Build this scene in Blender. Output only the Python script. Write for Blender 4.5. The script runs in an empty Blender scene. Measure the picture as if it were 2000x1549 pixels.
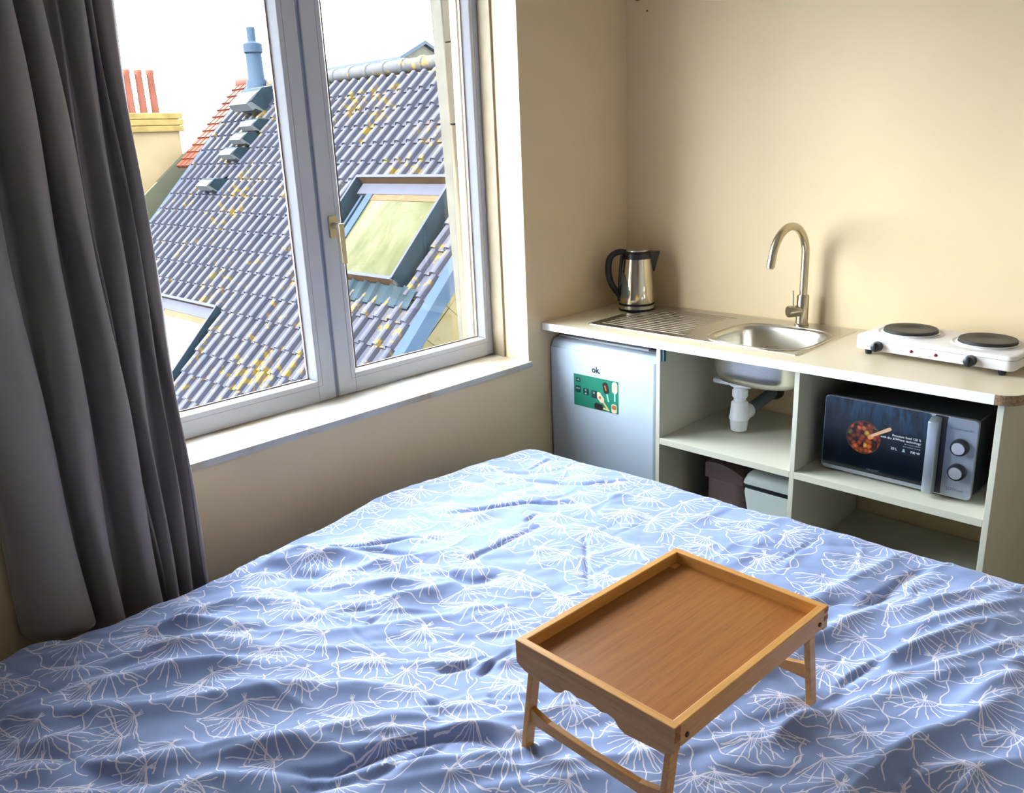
import bpy, bmesh, math, random
import numpy as np
from mathutils import Vector, Matrix, geometry
random.seed(7)
SC = bpy.context.scene
COL = SC.collection
PI = math.pi

# ------------------------------------------------------------------ camera
cd = bpy.data.cameras.new('camera'); cam = bpy.data.objects.new('camera', cd); COL.objects.link(cam)
CAM = Vector((-2.9285, -2.2264, 1.5906))
_r = Vector((0.7021, -0.7109, -0.0411)).normalized(); _d = Vector((0.6722, 0.6808, -0.2910)).normalized()
_u = _r.cross(_d).normalized(); _r = _d.cross(_u).normalized()
cam.matrix_world = Matrix(((_r.x, _u.x, -_d.x, CAM.x), (_r.y, _u.y, -_d.y, CAM.y), (_r.z, _u.z, -_d.z, CAM.z), (0, 0, 0, 1)))
cd.sensor_width = 36.0; cd.sensor_fit = 'HORIZONTAL'; cd.lens = 1644.4 / 2000 * 36; cd.clip_start = 0.05; cd.clip_end = 300
SC.camera = cam

# ------------------------------------------------------------------ light
SKY = 21.0
w = bpy.data.worlds.new('overcast_sky'); SC.world = w; w.use_nodes = True
bg = w.node_tree.nodes['Background']; bg.inputs[0].default_value = (0.86, 0.94, 1.0, 1); bg.inputs[1].default_value = SKY
sd = bpy.data.lights.new('sun', 'SUN'); sun = bpy.data.objects.new('sun', sd); COL.objects.link(sun)
sd.energy = 62.0; sd.angle = math.radians(1.0); sd.color = (1.0, 0.93, 0.82)
sun.rotation_euler = Vector((-0.75, 0.03, 0.66)).to_track_quat('Z', 'Y').to_euler()
# daylight sampling portal in the window opening (adds no light of its own)
pd = bpy.data.lights.new('window_portal', 'AREA'); pd.shape = 'RECTANGLE'; pd.size = 1.6; pd.size_y = 1.6
pd.cycles.is_portal = True
po = bpy.data.objects.new('window_portal', pd); COL.objects.link(po); po.location = (-1.385, 0.45, 1.55)
po.rotation_euler = (math.radians(-90), 0, 0)
# small warm fill lamp, added unseen behind the camera
ld = bpy.data.lights.new('fill_lamp', 'AREA'); ld.shape = 'DISK'; ld.size = 0.4; ld.energy = 1.5; ld.color = (1.0, 0.82, 0.58)
lo = bpy.data.objects.new('fill_lamp', ld); COL.objects.link(lo); lo.location = (-2.3, -3.1, 2.3)
SC.view_settings.view_transform = 'Standard'; SC.view_settings.look = 'None'
SC.view_settings.gamma = 1.0; SC.view_settings.use_curve_mapping = False
SC.view_settings.exposure = 0.83

# ------------------------------------------------------------------ helpers
def lin(c):
    c = c / 255.0
    return c / 12.92 if c <= 0.04045 else ((c + 0.055) / 1.055) ** 2.4
def rgb(r, g, b): return (lin(r), lin(g), lin(b), 1.0)
def dimmed(r, g, b, k=0.18):
    k *= 0.60; return (lin(r) * k, lin(g) * k, lin(b) * k, 1.0)      # darkens outdoor colours to balance their bright light against the room

class NT:
    def __init__(s, name):
        s.m = bpy.data.materials.new(name); s.m.use_nodes = True; s.t = s.m.node_tree
        s.b = s.t.nodes['Principled BSDF']; s.out = s.t.nodes['Material Output']
    def n(s, typ, **kw):
        nd = s.t.nodes.new(typ)
        for k, v in kw.items(): setattr(nd, k, v)
        return nd
    def l(s, a, b): s.t.links.new(a, b)
    def put(s, sock, v):
        if hasattr(v, 'is_output') or isinstance(v, bpy.types.NodeSocket): s.l(v, sock)
        else: sock.default_value = v
    def math(s, op, a, b=None, c=None):
        nd = s.n('ShaderNodeMath', operation=op); s.put(nd.inputs[0], a)
        if b is not None: s.put(nd.inputs[1], b)
        if c is not None: s.put(nd.inputs[2], c)
        return nd.outputs[0]
    def mix(s, fac, a, b):
        nd = s.n('ShaderNodeMix', data_type='RGBA'); s.put(nd.inputs[0], fac); s.put(nd.inputs[6], a); s.put(nd.inputs[7], b)
        return nd.outputs[2]
    def noise(s, scale, detail=3.0, rough=0.5, vec=None, out=0, dist=0.0):
        nd = s.n('ShaderNodeTexNoise'); nd.inputs['Scale'].default_value = scale; nd.inputs['Detail'].default_value = detail
        nd.inputs['Roughness'].default_value = rough; nd.inputs['Distortion'].default_value = dist
        s.l(vec if vec is not None else s.pos(), nd.inputs['Vector']); return nd.outputs[out]
    def pos(s):
        if not hasattr(s, '_p'): s._p = s.n('ShaderNodeNewGeometry').outputs['Position']
        return s._p
    def scaled(s, v):
        nd = s.n('ShaderNodeMapping'); nd.inputs['Scale'].default_value = v; s.l(s.pos(), nd.inputs['Vector']); return nd.outputs[0]
    def ramp(s, fac, stops, interp='LINEAR'):
        nd = s.n('ShaderNodeValToRGB'); s.l(fac, nd.inputs[0]); cr = nd.color_ramp; cr.interpolation = interp
        while len(cr.elements) < len(stops): cr.elements.new(0.5)
        for e, (p, c) in zip(cr.elements, stops): e.position = p; e.color = c
        return nd.outputs[0]
    def bump(s, h, strength=0.2, dist=0.01):
        nd = s.n('ShaderNodeBump'); nd.inputs['Strength'].default_value = strength; nd.inputs['Distance'].default_value = dist
        s.l(h, nd.inputs['Height']); s.l(nd.outputs[0], s.b.inputs['Normal'])
    def base(s, c): s.put(s.b.inputs['Base Color'], c)
    def set(s, **kw):
        for k, v in kw.items(): s.put(s.b.inputs[k.replace('_', ' ')], v)

def mat(name, c, rough=0.5, metal=0.0, var=0.06, vscale=8.0, bump=0.0, bscale=200.0, spec=0.5):
    N = NT(name); nz = N.noise(vscale, 4.0)
    dark = tuple(max(0, x * (1 - var * 2)) for x in c[:3]) + (1,); lite = tuple(min(1, x * (1 + var)) for x in c[:3]) + (1,)
    N.base(N.ramp(nz, [(0.3, dark), (0.7, lite)]))
    N.set(Roughness=rough, Metallic=metal)
    N.b.inputs['Specular IOR Level'].default_value = spec
    if bump: N.bump(N.noise(bscale, 3.0), bump, 0.002)
    return N.m

def outdoor(name, c, rough=0.8, metal=0.0, **kw):      # matt outdoor finish with hardly any sky reflection
    return mat(name, c, max(rough, 0.7), 0.0, spec=0.02, **kw)

def bm_new(): return bmesh.new()
def box(bm, x0, x1, y0, y1, z0, z1, bev=0.0, seg=2):
    if x0 > x1: x0, x1 = x1, x0
    if y0 > y1: y0, y1 = y1, y0
    if z0 > z1: z0, z1 = z1, z0
    t = bmesh.new(); bmesh.ops.create_cube(t, size=1.0)
    for v in t.verts: v.co = Vector(((x0 + x1) / 2 + v.co.x * (x1 - x0), (y0 + y1) / 2 + v.co.y * (y1 - y0), (z0 + z1) / 2 + v.co.z * (z1 - z0)))
    if bev > 0: bmesh.ops.bevel(t, geom=list(t.edges), offset=bev, segments=seg, affect='EDGES', profile=0.5)
    merge(bm, t); return bm
def merge(bm, t, M=None):
    me = bpy.data.meshes.new('tmp'); t.to_mesh(me); t.free()
    if M is not None: me.transform(M)
    bm.from_mesh(me); bpy.data.meshes.remove(me)
def hexa(bm, P, bev=0.0):
    """8 points: bottom 4 (ccw), top 4."""
    t = bmesh.new(); v = [t.verts.new(p) for p in P]
    for f in ((3, 2, 1, 0), (4, 5, 6, 7), (0, 1, 5, 4), (1, 2, 6, 5), (2, 3, 7, 6), (3, 0, 4, 7)): t.faces.new([v[i] for i in f])
    bmesh.ops.recalc_face_normals(t, faces=list(t.faces))
    if bev: bmesh.ops.bevel(t, geom=list(t.edges), offset=bev, segments=2, affect='EDGES', profile=0.5)
    merge(bm, t)
def prism(bm, pts, origin, ux, uy, un, depth, bev=0.0):
    """polygon pts (2d) in the frame origin+ux,uy, extruded along un by depth."""
    O, X, Y, Z = map(Vector, (origin, ux, uy, un)); t = bmesh.new()
    a = [t.verts.new(O + X * p[0] + Y * p[1]) for p in pts]; b = [t.verts.new(O + X * p[0] + Y * p[1] + Z * depth) for p in pts]
    n = len(pts); t.faces.new(a); t.faces.new(b[::-1])
    for i in range(n): t.faces.new((a[i], b[i], b[(i + 1) % n], a[(i + 1) % n]))
    bmesh.ops.recalc_face_normals(t, faces=list(t.faces))
    if bev:
        bmesh.ops.bevel(t, geom=[e for e in t.edges if len(e.link_faces) == 2 and e.calc_face_angle(0) > 0.9], offset=bev, segments=2, affect='EDGES', profile=0.5)
    merge(bm, t)
def rrect(w, h, r, n=5):
    o = []
    for cx, cy, a0 in ((w / 2 - r, h / 2 - r, 0), (-w / 2 + r, h / 2 - r, 90), (-w / 2 + r, -h / 2 + r, 180), (w / 2 - r, -h / 2 + r, 270)):
        for i in range(n + 1):
            a = math.radians(a0 + 90 * i / n); o.append((cx + r * math.cos(a), cy + r * math.sin(a)))
    return o
def circ(r, n=32): return [(r * math.cos(2 * PI * i / n), r * math.sin(2 * PI * i / n)) for i in range(n)]
def lathe(bm, prof, c, axis=(0, 0, 1), n=32, cap=True):
    A = Vector(axis).normalized(); X = A.orthogonal().normalized(); Y = A.cross(X); C = Vector(c); t = bmesh.new(); rings = []
    for r, h in prof: rings.append([t.verts.new(C + A * h + (X * math.cos(2 * PI * i / n) + Y * math.sin(2 * PI * i / n)) * max(r, 1e-5)) for i in range(n)])
    for a, b in zip(rings, rings[1:]):
        for i in range(n): t.faces.new((a[i], a[(i + 1) % n], b[(i + 1) % n], b[i]))
    if cap:
        t.faces.new(rings[0][::-1]); t.faces.new(rings[-1])
    bmesh.ops.recalc_face_normals(t, faces=list(t.faces)); merge(bm, t)
def tube(bm, pts, r, n=16, flat=1.0, side=None):
    P = [Vector(p) for p in pts]; R = r if isinstance(r, (list, tuple)) else [r] * len(P); t = bmesh.new(); rings = []
    tn = [(P[min(i + 1, len(P) - 1)] - P[max(i - 1, 0)]).normalized() for i in range(len(P))]
    X = Vector(side) if side is not None else tn[0].orthogonal()
    for i, p in enumerate(P):
        X = (X - tn[i] * X.dot(tn[i])).normalized(); Y = tn[i].cross(X)
        rings.append([t.verts.new(p + (X * math.cos(2 * PI * k / n) + Y * math.sin(2 * PI * k / n) * flat) * R[i]) for k in range(n)])
    for a, b in zip(rings, rings[1:]):
        for i in range(n): t.faces.new((a[i], a[(i + 1) % n], b[(i + 1) % n], b[i]))
    t.faces.new(rings[0][::-1]); t.faces.new(rings[-1]); bmesh.ops.recalc_face_normals(t, faces=list(t.faces)); merge(bm, t)
def spline(P, k=8):
    P = [Vector(p) for p in P]; Q = [P[0] * 2 - P[1]] + P + [P[-1] * 2 - P[-2]]; o = []
    for i in range(1, len(Q) - 2):
        a, b, c, d = Q[i - 1:i + 3]
        for j in range(k):
            t = j / k; o.append(0.5 * ((2 * b) + (c - a) * t + (2 * a - 5 * b + 4 * c - d) * t * t + (3 * b - a - 3 * c + d) * t ** 3))
    o.append(P[-1]); return o
def link(o, parent=None):
    COL.objects.link(o)
    if parent is not None:
        o.parent = parent
        if parent.type == 'EMPTY': o.matrix_parent_inverse = Matrix.Translation(-parent.location)
    return o
def obj(name, bm, m, parent=None, smooth=False, kind=None, label=None, ang=None):
    me = bpy.data.meshes.new(name); bm.to_mesh(me); bm.free()
    for k in (m if isinstance(m, (list, tuple)) else [m]): me.materials.append(k)
    if smooth:
        me.polygons.foreach_set('use_smooth', [True] * len(me.polygons))
        try: me.set_sharp_from_angle(angle=math.radians(ang or 40))
        except Exception: pass
    o = bpy.data.objects.new(name, me); link(o, parent)
    if kind: o['kind'] = kind
    if label: o['label'] = label
    return o
def thing(name, label, cat, loc=(0, 0, 0), group=None):
    o = bpy.data.objects.new(name, None); COL.objects.link(o); o.location = loc; o.empty_display_size = 0.05
    o['label'] = label; o['category'] = cat
    if group: o['group'] = group
    return o
def tag(o, label, cat, group=None):
    o['label'] = label; o['category'] = cat
    if group: o['group'] = group
    return o
def text(name, s, size, origin, ux, uy, m, parent, align='LEFT', track=1.0, bold=0.0):
    c = bpy.data.curves.new(name, 'FONT'); c.body = s; c.size = size; c.align_x = align; c.resolution_u = 3; c.space_character = track; c.offset = bold
    tmp = bpy.data.objects.new('tmp', c); COL.objects.link(tmp); dg = bpy.context.evaluated_depsgraph_get(); dg.update()
    me = bpy.data.meshes.new_from_object(tmp.evaluated_get(dg)); bpy.data.objects.remove(tmp); bpy.data.curves.remove(c)
    me.name = name; me.materials.clear(); me.materials.append(m); o = bpy.data.objects.new(name, me); link(o, parent)
    X = Vector(ux).normalized(); Y = Vector(uy).normalized(); Z = X.cross(Y)
    M = Matrix(((X.x, Y.x, Z.x, origin[0]), (X.y, Y.y, Z.y, origin[1]), (X.z, Y.z, Z.z, origin[2]), (0, 0, 0, 1)))
    o.matrix_basis = M
    return o
# ------------------------------------------------------------------ materials: room
def wall_mat(name, c):
    N = NT(name); big = N.noise(1.3, 3.0); fine = N.noise(60.0, 4.0, 0.6)
    d = tuple(x * 0.93 for x in c[:3]) + (1,)
    N.base(N.ramp(big, [(0.3, d), (0.7, c)])); N.set(Roughness=0.62); N.b.inputs['Specular IOR Level'].default_value = 0.3
    N.bump(fine, 0.08, 0.004); return N.m
M_wall = wall_mat('beige_wall_paint', rgb(226, 203, 165))
M_ceil = wall_mat('ceiling_paint', rgb(232, 234, 238))
M_wall2 = wall_mat('light_beige_wall_paint', rgb(206, 198, 186))
def laminate():
    N = NT('floor_laminate'); v = N.scaled((1.2, 14.0, 1.0)); g = N.noise(3.0, 5.0, 0.6, v)
    N.base(N.ramp(g, [(0.3, rgb(112, 106, 100)), (0.7, rgb(150, 144, 138))])); N.set(Roughness=0.45); return N.m
M_floor = laminate()
M_pvc = mat('white_window_frame', rgb(190, 192, 202), 0.35, var=0.02, vscale=3)
M_gasket = mat('brown_glazing_seal', rgb(116, 92, 74), 0.7)
M_shadedcream = mat('shaded_cream_paint', rgb(146, 130, 106), 0.6, var=0.07, vscale=14, bump=0.15, bscale=60)  # cream darkened for the contact shade between sash and reveal
M_outpaint = outdoor('outer_reveal_paint', dimmed(226, 204, 176, 0.085), 0.7, var=0.08, vscale=9, bump=0.2, bscale=80)
def sill_mat():
    N = NT('worn_sill_paint'); a = N.noise(5.0, 5.0, 0.6, N.scaled((1, 3, 1))); b = N.noise(40, 4, 0.6)
    c = N.ramp(a, [(0.35, rgb(172, 154, 126)), (0.52, rgb(190, 187, 180)), (0.8, rgb(198, 197, 193))])
    N.base(c); N.set(Roughness=0.45); N.bump(b, 0.1, 0.003); return N.m
M_sill = sill_mat()
M_champ = mat('champagne_metal', rgb(186, 176, 150), 0.35, 0.8, 0.04)
def glass_mat(name, tint, refl=0.9):
    N = NT(name); tr = N.n('ShaderNodeBsdfTransparent'); tr.inputs[0].default_value = tint
    gl = N.n('ShaderNodeBsdfGlossy'); gl.inputs['Roughness'].default_value = 0.01
    lw = N.n('ShaderNodeLayerWeight'); lw.inputs[0].default_value = 0.28
    mx = N.n('ShaderNodeMixShader'); N.l(N.math('MULTIPLY', lw.outputs['Fresnel'], refl), mx.inputs[0]); N.l(tr.outputs[0], mx.inputs[1]); N.l(gl.outputs[0], mx.inputs[2])
    N.l(mx.outputs[0], N.out.inputs['Surface']); return N.m
M_glass = glass_mat('window_glass', (0.97, 0.985, 0.99, 1), 0.5)

# ------------------------------------------------------------------ room shell
XL, YB, ZC = -4.6, -3.7, 2.55
def S(o): o['kind'] = 'structure'; return o
OX0, OX1, OZ0, OZ1 = -2.19, -0.630, 0.735, 2.33
bm = bm_new()
box(bm, OX1, 0.02, 0, 0.34, 0, ZC); box(bm, XL - 0.1, OX0, 0, 0.34, 0, ZC)
box(bm, OX0, OX1, 0, 0.34, 0, OZ0); box(bm, OX0, OX1, 0, 0.34, OZ1, ZC)
wl = S(obj('wall_left', bm, M_wall))
bm = bm_new(); box(bm, 0, 0.12, YB - 0.1, 0.34, 0, ZC); wr = S(obj('wall_right', bm, M_wall))
bm = bm_new(); box(bm, XL - 0.1, 0.12, YB - 0.1, YB, 0, ZC); S(obj('wall_near', bm, M_wall2))
bm = bm_new(); box(bm, XL - 0.1, XL, YB, 0, 0, ZC); S(obj('wall_far', bm, M_ceil))
bm = bm_new(); box(bm, XL - 0.1, 0.12, YB - 0.1, 0.34, -0.12, 0); S(obj('floor', bm, M_floor))
bm = bm_new(); box(bm, XL - 0.1, 0.12, YB - 0.1, 0.34, ZC, ZC + 0.15); S(obj('ceiling', bm, M_ceil))
# hook and old screw hole high in the corner
M_dark = mat('dark_plastic', rgb(30, 32, 36), 0.4, var=0.1)
bm = bm_new(); lathe(bm, [(0.011, 0), (0.013, 0.012), (0.008, 0.022)], (0, -0.062, 2.103), (-1, 0, 0), 16)
tag(obj('wall_plug', bm, mat('wall_plug_plastic', rgb(84, 74, 58), 0.6), smooth=True), 'small dark plug in the right wall at the top of the corner', 'wall plug')
bm = bm_new(); lathe(bm, [(0.0035, 0), (0.003, 0.003), (0.001, 0.004)], (0, -0.102, 2.051), (-1, 0, 0), 10)
tag(obj('screw_head', bm, M_dark), 'tiny dark screw in the right wall below the plug', 'screw')

# ------------------------------------------------------------------ window
win = bpy.data.objects.new('window_1', None); COL.objects.link(win); win.location = (-1.385, 0.2, 0.763); win['kind'] = 'structure'
win['label'] = 'white double casement window over the bed with a painted sill'
bm = bm_new()
hexa(bm, [(-2.26, -0.012, 0.736), (-0.618, -0.012, 0.736), (-0.618, 0.2, 0.736), (-2.26, 0.2, 0.736), (-2.26, -0.012, 0.758), (-0.618, -0.012, 0.758), (-0.618, 0.2, 0.762), (-2.26, 0.2, 0.762)], 0.002)
obj('window_sill', bm, M_sill, win, True, label='worn cream and white painted sill board')
bm = bm_new()   # fixed frame behind and beside the sashes
box(bm, -0.640, -0.6115, 0.125, 0.26, 0.760, 2.33); box(bm, -2.19, -2.1585, 0.125, 0.26, 0.760, 2.33)
box(bm, -2.16, -0.61, 0.235, 0.27, 0.745, 0.80); box(bm, -2.16, -0.61, 0.205, 0.27, 2.25, 2.33)
box(bm, -0.70, -0.63, 0.235, 0.27, 0.76, 2.33); box(bm, -2.16, -2.09, 0.235, 0.27, 0.76, 2.33)
obj('window_frame', bm, M_shadedcream, win)
def sash(x0, x1, ix0, ix1, z0, z1, iz0, iz1, yf=0.19, yb=0.234, lab=None):
    root_bm = bm_new()
    box(root_bm, x0, ix0, yf, yb, z0, z1, 0.003); box(root_bm, ix1, x1, yf, yb, z0, z1, 0.003)
    box(root_bm, ix0, ix1, yf, yb, z0, iz0, 0.0); box(root_bm, ix0, ix1, yf, yb, iz1, z1, 0.0)
    s = obj('sash', root_bm, M_pvc, win, label=lab)
    b = 0.020   # glazing bead, sloped towards the glass, behind a fine groove
    for nm, P in (('lower', [(ix0, iz0), (ix1, iz0), (ix1 - b, iz0 + 0.010), (ix0 + b, iz0 + 0.010)]), ('upper', [(ix0, iz1), (ix1, iz1), (ix1 - b, iz1 - 0.010), (ix0 + b, iz1 - 0.010)]),
                  ('l', [(ix0, iz0), (ix0, iz1), (ix0 + b, iz1 - 0.010), (ix0 + b, iz0 + 0.010)]), ('r', [(ix1, iz0), (ix1, iz1), (ix1 - b, iz1 - 0.010), (ix1 - b, iz0 + 0.010)])):
        t = bm_new(); ya, yg = yf + 0.001, yf + 0.026
        (ax, az), (bx, bz), (cx, cz), (dx, dz) = P
        q = [t.verts.new(v) for v in ((ax, ya, az), (bx, ya, bz), (cx, yg, cz), (dx, yg, dz), (ax, yg + 0.01, az), (bx, yg + 0.01, bz), (cx, yg + 0.01, cz), (dx, yg + 0.01, dz))]
        for f in ((0, 1, 2, 3), (7, 6, 5, 4), (0, 4, 5, 1), (1, 5, 6, 2), (2, 6, 7, 3), (3, 7, 4, 0)): t.faces.new([q[i] for i in f])
        bmesh.ops.recalc_face_normals(t, faces=list(t.faces)); obj('glazing_bead', t, M_pvc, s)
    t = bm_new(); gx0, gx1, gz0, gz1, gy = ix0 + b, ix1 - b, iz0 + 0.010, iz1 - 0.010, yf + 0.0235
    for a in ((gx0, gx1, gz0, gz0 + 0.003), (gx0, gx1, gz1 - 0.003, gz1), (gx0, gx0 + 0.003, gz0, gz1), (gx1 - 0.003, gx1, gz0, gz1)):
        box(t, a[0], a[1], gy, gy + 0.006, a[2], a[3])
    obj('glazing_seal', t, M_gasket, s)
    t = bm_new(); g = 0.018                                   # fine joint line between bead and sash
    for a in ((ix0 - g, ix1 + g, iz0 - g, iz0 - g + 0.0014), (ix0 - g, ix0 - g + 0.0014, iz0 - g, iz1 + g), (ix1 + g - 0.0014, ix1 + g, iz0 - g, iz1 + g)):
        box(t, a[0], a[1], yf - 0.0004, yf + 0.003, a[2], a[3])
    obj('joint_line', t, mat('joint_grey', rgb(150, 148, 150), 0.8), s)
    t = bm_new(); box(t, gx0 - 0.006, gx1 + 0.006, yf + 0.030, yf + 0.034, gz0 - 0.006, gz1 + 0.006); obj('pane', t, M_glass, s)
    return s
sl = sash(-2.157, -1.396, -2.09, -1.462, 0.765, 2.27, 0.836, 2.20, lab='left sash with its tall pane')
sr = sash(-1.381, -0.611, -1.309, -0.677, 0.765, 2.27, 0.834, 2.20, lab='right sash carrying the lever handle')
bm = bm_new(); box(bm, -1.400, -1.376, 0.2, 0.232, 0.766, 2.27); obj('meeting_rebate', bm, mat('rebate_shade_grey', rgb(150, 158, 178), 0.5), win)  # blue-grey colour carries the shade of the step between the sashes
h = bm_new(); prism(h, rrect(0.033, 0.072, 0.005), (-1.342, 0.19, 1.341), (1, 0, 0), (0, 0, 1), (0, -1, 0), 0.009, 0.001)
ho = obj('window_handle', h, M_champ, win, label='champagne coloured window handle')
h = bm_new(); lathe(h, [(0.011, 0), (0.0105, 0.03), (0.010, 0.038)], (-1.342, 0.181, 1.345), (0, -1, 0), 20); obj('handle_neck', h, M_champ, ho, True)
h = bm_new(); hexa(h, [(-1.348, 0.150, 1.222), (-1.330, 0.150, 1.222), (-1.330, 0.139, 1.222), (-1.348, 0.139, 1.222), (-1.353, 0.152, 1.354), (-1.332, 0.152, 1.354), (-1.332, 0.136, 1.354), (-1.353, 0.136, 1.354)], 0.002)
obj('handle_lever', h, M_champ, ho)
for z in (1.777, 0.866, 1.30):
    h = bm_new(); lathe(h, [(0.006, -0.028), (0.0072, -0.024), (0.0072, 0.024), (0.006, 0.028)], (-0.611, 0.186, z), (0, 0, 1), 12); obj('hinge', h, M_shadedcream, win, True)
h = bm_new(); box(h, -0.6125, -0.6095, 0.183, 0.19, 0.765, 2.25); obj('hinge_gap_strip', h, mat('gap_dark_brown', rgb(70, 58, 46), 0.9), win)  # dark brown strip along the sash gap

# outer reveal of the window on its right side: planks and render
rv = S(bpy.data.objects.new('trim_1', None)); COL.objects.link(rv); rv.location = (-0.69, 0.3, 0.74); rv['label'] = 'painted outer reveal right of the window with plates and render'
for z0, z1, dx in ((0.70, 1.655, 0.004), (1.66, 1.945, -0.002), (1.95, 2.34, 0.0)):
    bm = bm_new(); box(bm, -0.692 + dx, -0.62, 0.272, 0.315, z0, z1, 0.002); obj('reveal_plate', bm, M_outpaint, rv)
bm = bm_new(); hexa(bm, [(-0.688, 0.314, 0.70), (-0.62, 0.314, 0.70), (-0.62, 0.345, 0.70), (-0.688, 0.335, 0.70), (-0.688, 0.314, 2.34), (-0.62, 0.314, 2.34), (-0.62, 0.40, 2.34), (-0.688, 0.40, 2.34)], 0.004)
obj('reveal_render', bm, outdoor('reveal_grey_render', dimmed(186, 188, 182, 0.075), 0.8, var=0.08, vscale=12, bump=0.3, bscale=90), rv)
bm = bm_new(); box(bm, -0.678, -0.62, 0.236, 0.272, 0.70, 2.34); obj('reveal_strip', bm, M_outpaint, rv)
bm = bm_new(); box(bm, -2.35, -0.5, 0.27, 0.42, 0.66, 0.735); obj('outer_sill', bm, outdoor('outer_sill_stone', dimmed(170, 164, 152), 0.8), rv)
# ------------------------------------------------------------------ the roofs outside
RP = Vector((2.124, 3.784, 0.253)); RD = Vector((-0.6967, 0, -0.7174)); RN = Vector((-0.7174, 0, 0.6967)); RS = Vector((0, 1, 0))
def W(s, t, h=0.0): return RP + RS * s + RD * t + RN * h
def tile_mat(name, a, b, lichen):
    N = NT(name); n1 = N.noise(2.2, 4.0, 0.6); n2 = N.noise(11.5, 5.0, 0.62); n3 = N.noise(1.1, 2.0); n4 = N.noise(30, 3, 0.6)
    c = N.ramp(n1, [(0.3, a), (0.7, b)])
    if lichen:
        m = N.ramp(N.math('ADD', n2, N.math('MULTIPLY', N.math('SUBTRACT', n3, 0.5), 0.55)), [(0.585, (0, 0, 0, 1)), (0.64, (1, 1, 1, 1))])
        lc = N.ramp(n4, [(0.35, dimmed(176, 160, 80, 0.10)), (0.5, dimmed(204, 156, 70, 0.10)), (0.65, dimmed(140, 150, 90, 0.10))])
        c = N.mix(m, c, lc)
    N.base(c); N.set(Roughness=0.55); N.b.inputs['Specular IOR Level'].default_value = 0.03; N.bump(n4, 0.15, 0.01); return N.m
M_tile = tile_mat('slate_blue_roof_tile', dimmed(94, 100, 124, 0.105), dimmed(120, 121, 140, 0.105), True)
M_tile2 = tile_mat('ridge_tile_grey', dimmed(120, 124, 136, 0.08), dimmed(140, 142, 150, 0.08), True)
M_red = tile_mat('red_clay_tile', dimmed(170, 92, 70, 0.08), dimmed(190, 110, 84, 0.08), False)
M_zinc = outdoor('blue_grey_zinc', dimmed(104, 132, 164, 0.075), 0.45, 0.2, var=0.06, vscale=4)
M_leadshade = outdoor('dark_teal_lead_shade', dimmed(62, 84, 98, 0.12), 0.55, 0.1, var=0.15, vscale=6)  # lead of the apron, also the shade colour of curb sides and vent cheeks
M_ventgrey = outdoor('pale_grey_vent', dimmed(150, 156, 160, 0.13), 0.6, var=0.05)
M_slate = outdoor('tan_wall_slate', dimmed(184, 164, 112, 0.085), 0.75, var=0.05, vscale=3)
M_render = outdoor('cream_house_render', dimmed(210, 184, 142, 0.175), 0.85, var=0.07, vscale=2.5)
house = thing('neighbour_house', 'neighbouring house with a lichen-spotted blue-grey tiled roof outside the window', 'house', tuple(W(3.5, 0, -8)))
bm = bm_new()   # body under the tiles
A, B_, Cc = W(0.0, -3.22, -0.05), W(0.0, 2.5, -0.05), W(0.0, -3.22, -0.05)
prism(bm, [(B_.x, B_.z), (A.x, A.z), (A.x + 4.0, A.z - 4.1), (A.x + 4.0, -7.0), (B_.x + 0.3, -7.0), (B_.x + 0.3, B_.z - 0.2)], (0, 3.80, 0), (1, 0, 0), (0, 0, 1), (0, 1, 0), 7.0)
obj('house_body', bm, M_render, house)
TW, TE, TL = 0.212, 0.283, 0.335
def tile_mesh():
    prof = [(0.0, 0.016), (0.010, 0.005), (0.096, 0.005), (0.104, 0.010), (0.113, 0.058), (0.126, 0.069), (0.164, 0.069), (0.192, 0.050), (0.226, 0.014)]
    v = []; f = []; n = len(prof)
    for s, h in prof: v.append(RS * s + RD * (TE - TL) + RN * (h - 0.012))
    for s, h in prof: v.append(RS * s + RD * (TE + 0.0) + RN * (h + 0.020))
    for s, h in prof: v.append(RS * s + RD * (TE + 0.0) + RN * (h + 0.002))
    for i in range(n - 1):
        f.append((i, i + 1, n + i + 1, n + i)); f.append((n + i, n + i + 1, 2 * n + i + 1, 2 * n + i))
    me = bpy.data.meshes.new('roof_tile'); me.from_pydata([tuple(x) for x in v], [], f); me.update(); me.materials.append(M_tile)
    if me.polygons[0].normal.dot(RN) < 0: me.flip_normals()
    return me
TM = tile_mesh()
SKY_A = (0.523, 2.19, -1.24, 0.03); SKY_B = (3.50, 5.15, 0.66, 1.95)
def inside(s, t, R, m=0.0): return R[0] - m < s < R[1] + m and R[2] - m < t < R[3] + m
def seen(P):
    D = P - CAM
    if D.y <= 0: return False
    a = CAM + D * ((0.22 - CAM.y) / D.y); b = CAM + D * ((-0.12 - CAM.y) / D.y)
    if b.x < -2.05 or not (0.83 < a.z < 2.1): return False
    return -2.08 < a.x < -1.47 or -1.30 < a.x < -0.68
tiles = []
for r in range(-12, 9):
    t0 = 0.12 - TE + TE * r
    if t0 + TE < -3.2 + 0.1 or t0 > 2.35: continue
    for k in range(33):
        s0 = 0.028 + TW * k; c = W(s0 + TW / 2, t0 + TE / 2)
        if t0 < -3.25: continue
        if inside(s0 + TW / 2, t0 + TE * 0.5, SKY_A, -0.03) or inside(s0 + TW / 2, t0 + TE * 0.5, SKY_B, -0.03): continue
        tiles.append((not seen(c), (c - CAM).length, s0, t0))
tiles.sort()
rest_v, rest_f = [], []
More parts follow.
